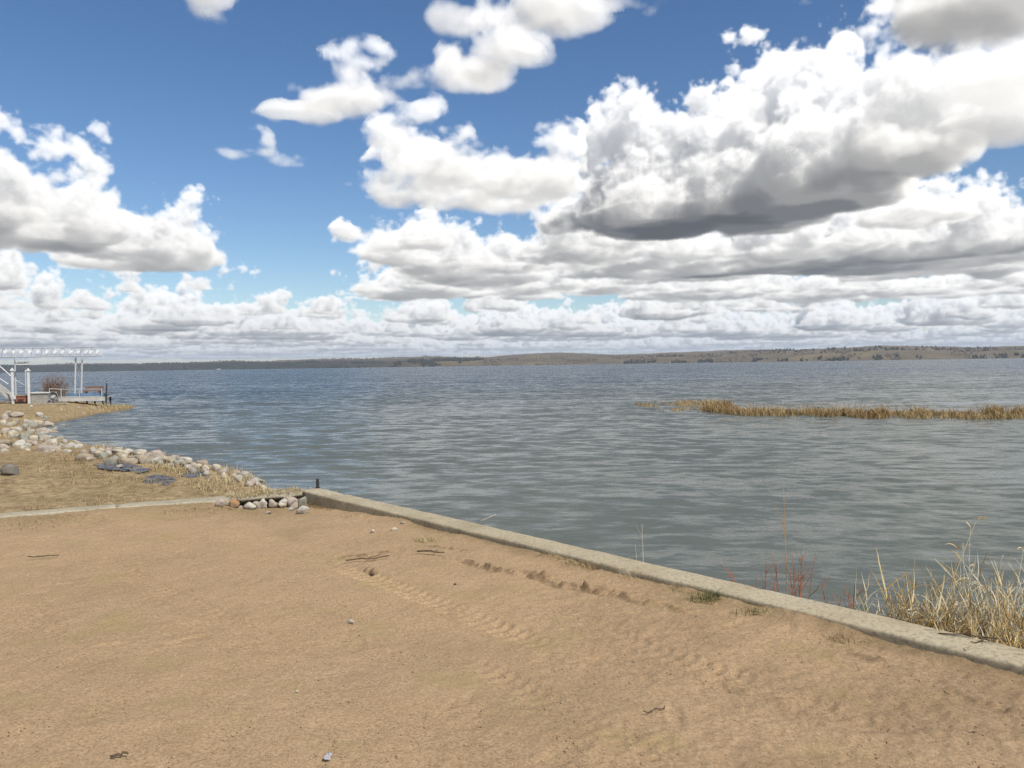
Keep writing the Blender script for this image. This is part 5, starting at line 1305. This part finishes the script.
    # dark mooring post at the end
    p = aty(106.8, 381, Y); b = aty(105.6, 402, Y); t = empty('mooring_post', (b.x, Y, gz(b) - .1)); tag(t, 'dark leaning mooring post at the lake end of the dock', 'post'); v = Vector((p.x - b.x, 0, p.z - t.location.z)); MB().tube([(0, 0, 0), v], [.055, .04], 8).build('shaft', M_DARK, t); MB().tube([v * .93, v * .955], .058, 8).build('band', M_GALV, t)
    # rust red box between the white posts
    p = aty(22.3, 398, Y); z = gz(p); t = empty('equipment_box', (p.x, Y, z - .02)); tag(t, 'rust red equipment box on skids between the two white posts', 'box'); w = .62; h = .5
    MB().box((0, 0, h * .62), (w, .5, h * .72)).build('body', M_RUST, t, False, .02); MB().box((.02, -.02, h + .02), (w + .06, .56, .06)).build('lid', mottled('orange_brown_paint', (.26, .15, .09), (.33, .2, .13), 5), t); MB().box((.06, -.262, h * .5), (.34, .03, .12)).build('grille', M_DARK, t)
    for y in (-.18, .18): MB().box((0, y, .06), (w + .1, .07, .12)).build('skid', M_DARK, t)
    p = aty(16.4, 398.6, Y + .3); t = empty('fuel_drum', (p.x, Y + .3, gz(p) - .02)); tag(t, 'small brown drum beside the rust red box', 'drum'); MB().tube([(0, 0, 0), (0, 0, .46)], .16, 16).build('barrel', M_BROWN, t); MB().tube([(0, 0, .44), (0, 0, .475)], .17, 16).build('lid', M_DARK, t)
    # coil of hose leaning on the bulkhead end
    p = aty(53.6, 396.6, Y - .35); t = empty('hose_reel', (p.x, Y - .35, p.z)); tag(t, 'grey coil of hose on a round reel leaning where the bulkhead meets the dock', 'hose reel')
    m = MB()
    for k in range(4): m.tube([(math.cos(s * .3142) * (.30 - .03 * k), -.04 + .03 * k, math.sin(s * .3142) * (.30 - .03 * k)) for s in range(21)], .03, 6)
    m.build('hose', mottled('grey_rubber', (.13, .13, .13), (.25, .25, .25), 6), t); MB().tube([(0, -.09, 0), (0, .1, 0)], .11, 12).build('hub', M_GALV, t); MB().box((0, .02, -.27), (.5, .14, .06)).build('stand', M_DARK, t)
    # long pale plank lying on the grass
    p = aty(52, 403.6, 49.5); o = MB().box((0, 0, 0), (1.7, .2, .06), .02).build('loose_plank', M_PLANK); o.location = (p.x, 49.5, gz(p) + .05); tag(o, 'loose pale plank lying on the grass in front of the dock', 'plank')
make_dock_stuff()
def make_bush():
    p = aty(49, 392, 53.); t = empty('leafless_bush', (p.x, 53.6, gz(p) - .1)); tag(t, 'round leafless reddish brown bush behind the plank bulkhead', 'bush'); st = MB(); tw = MB()
    for i in range(64):
        a = rnd.uniform(0, 6.28); l = rnd.uniform(0, .75); q = curve_pts((rnd.gauss(0, .3), rnd.gauss(0, .25), 0), (math.cos(a) * l, math.sin(a) * l, 1), rnd.uniform(1.1, 1.75), -.05, 5, .08); st.tube(q, [.016, .014, .011, .009, .006, .004], 4, False)
        for j in range(16):
            k = rnd.randrange(1, 6); b = rnd.uniform(0, 6.28); tw.tube(curve_pts(q[k], (math.cos(b), math.sin(b), .9), rnd.uniform(.25, .6), 0, 3, .15), [.006, .005, .004, .003], 3, False)
    m = mottled('reddish_twigs', (.20, .115, .065), (.30, .185, .11), 3); st.build('stem', m, t); tw.build('twig', m, t)
make_bush()
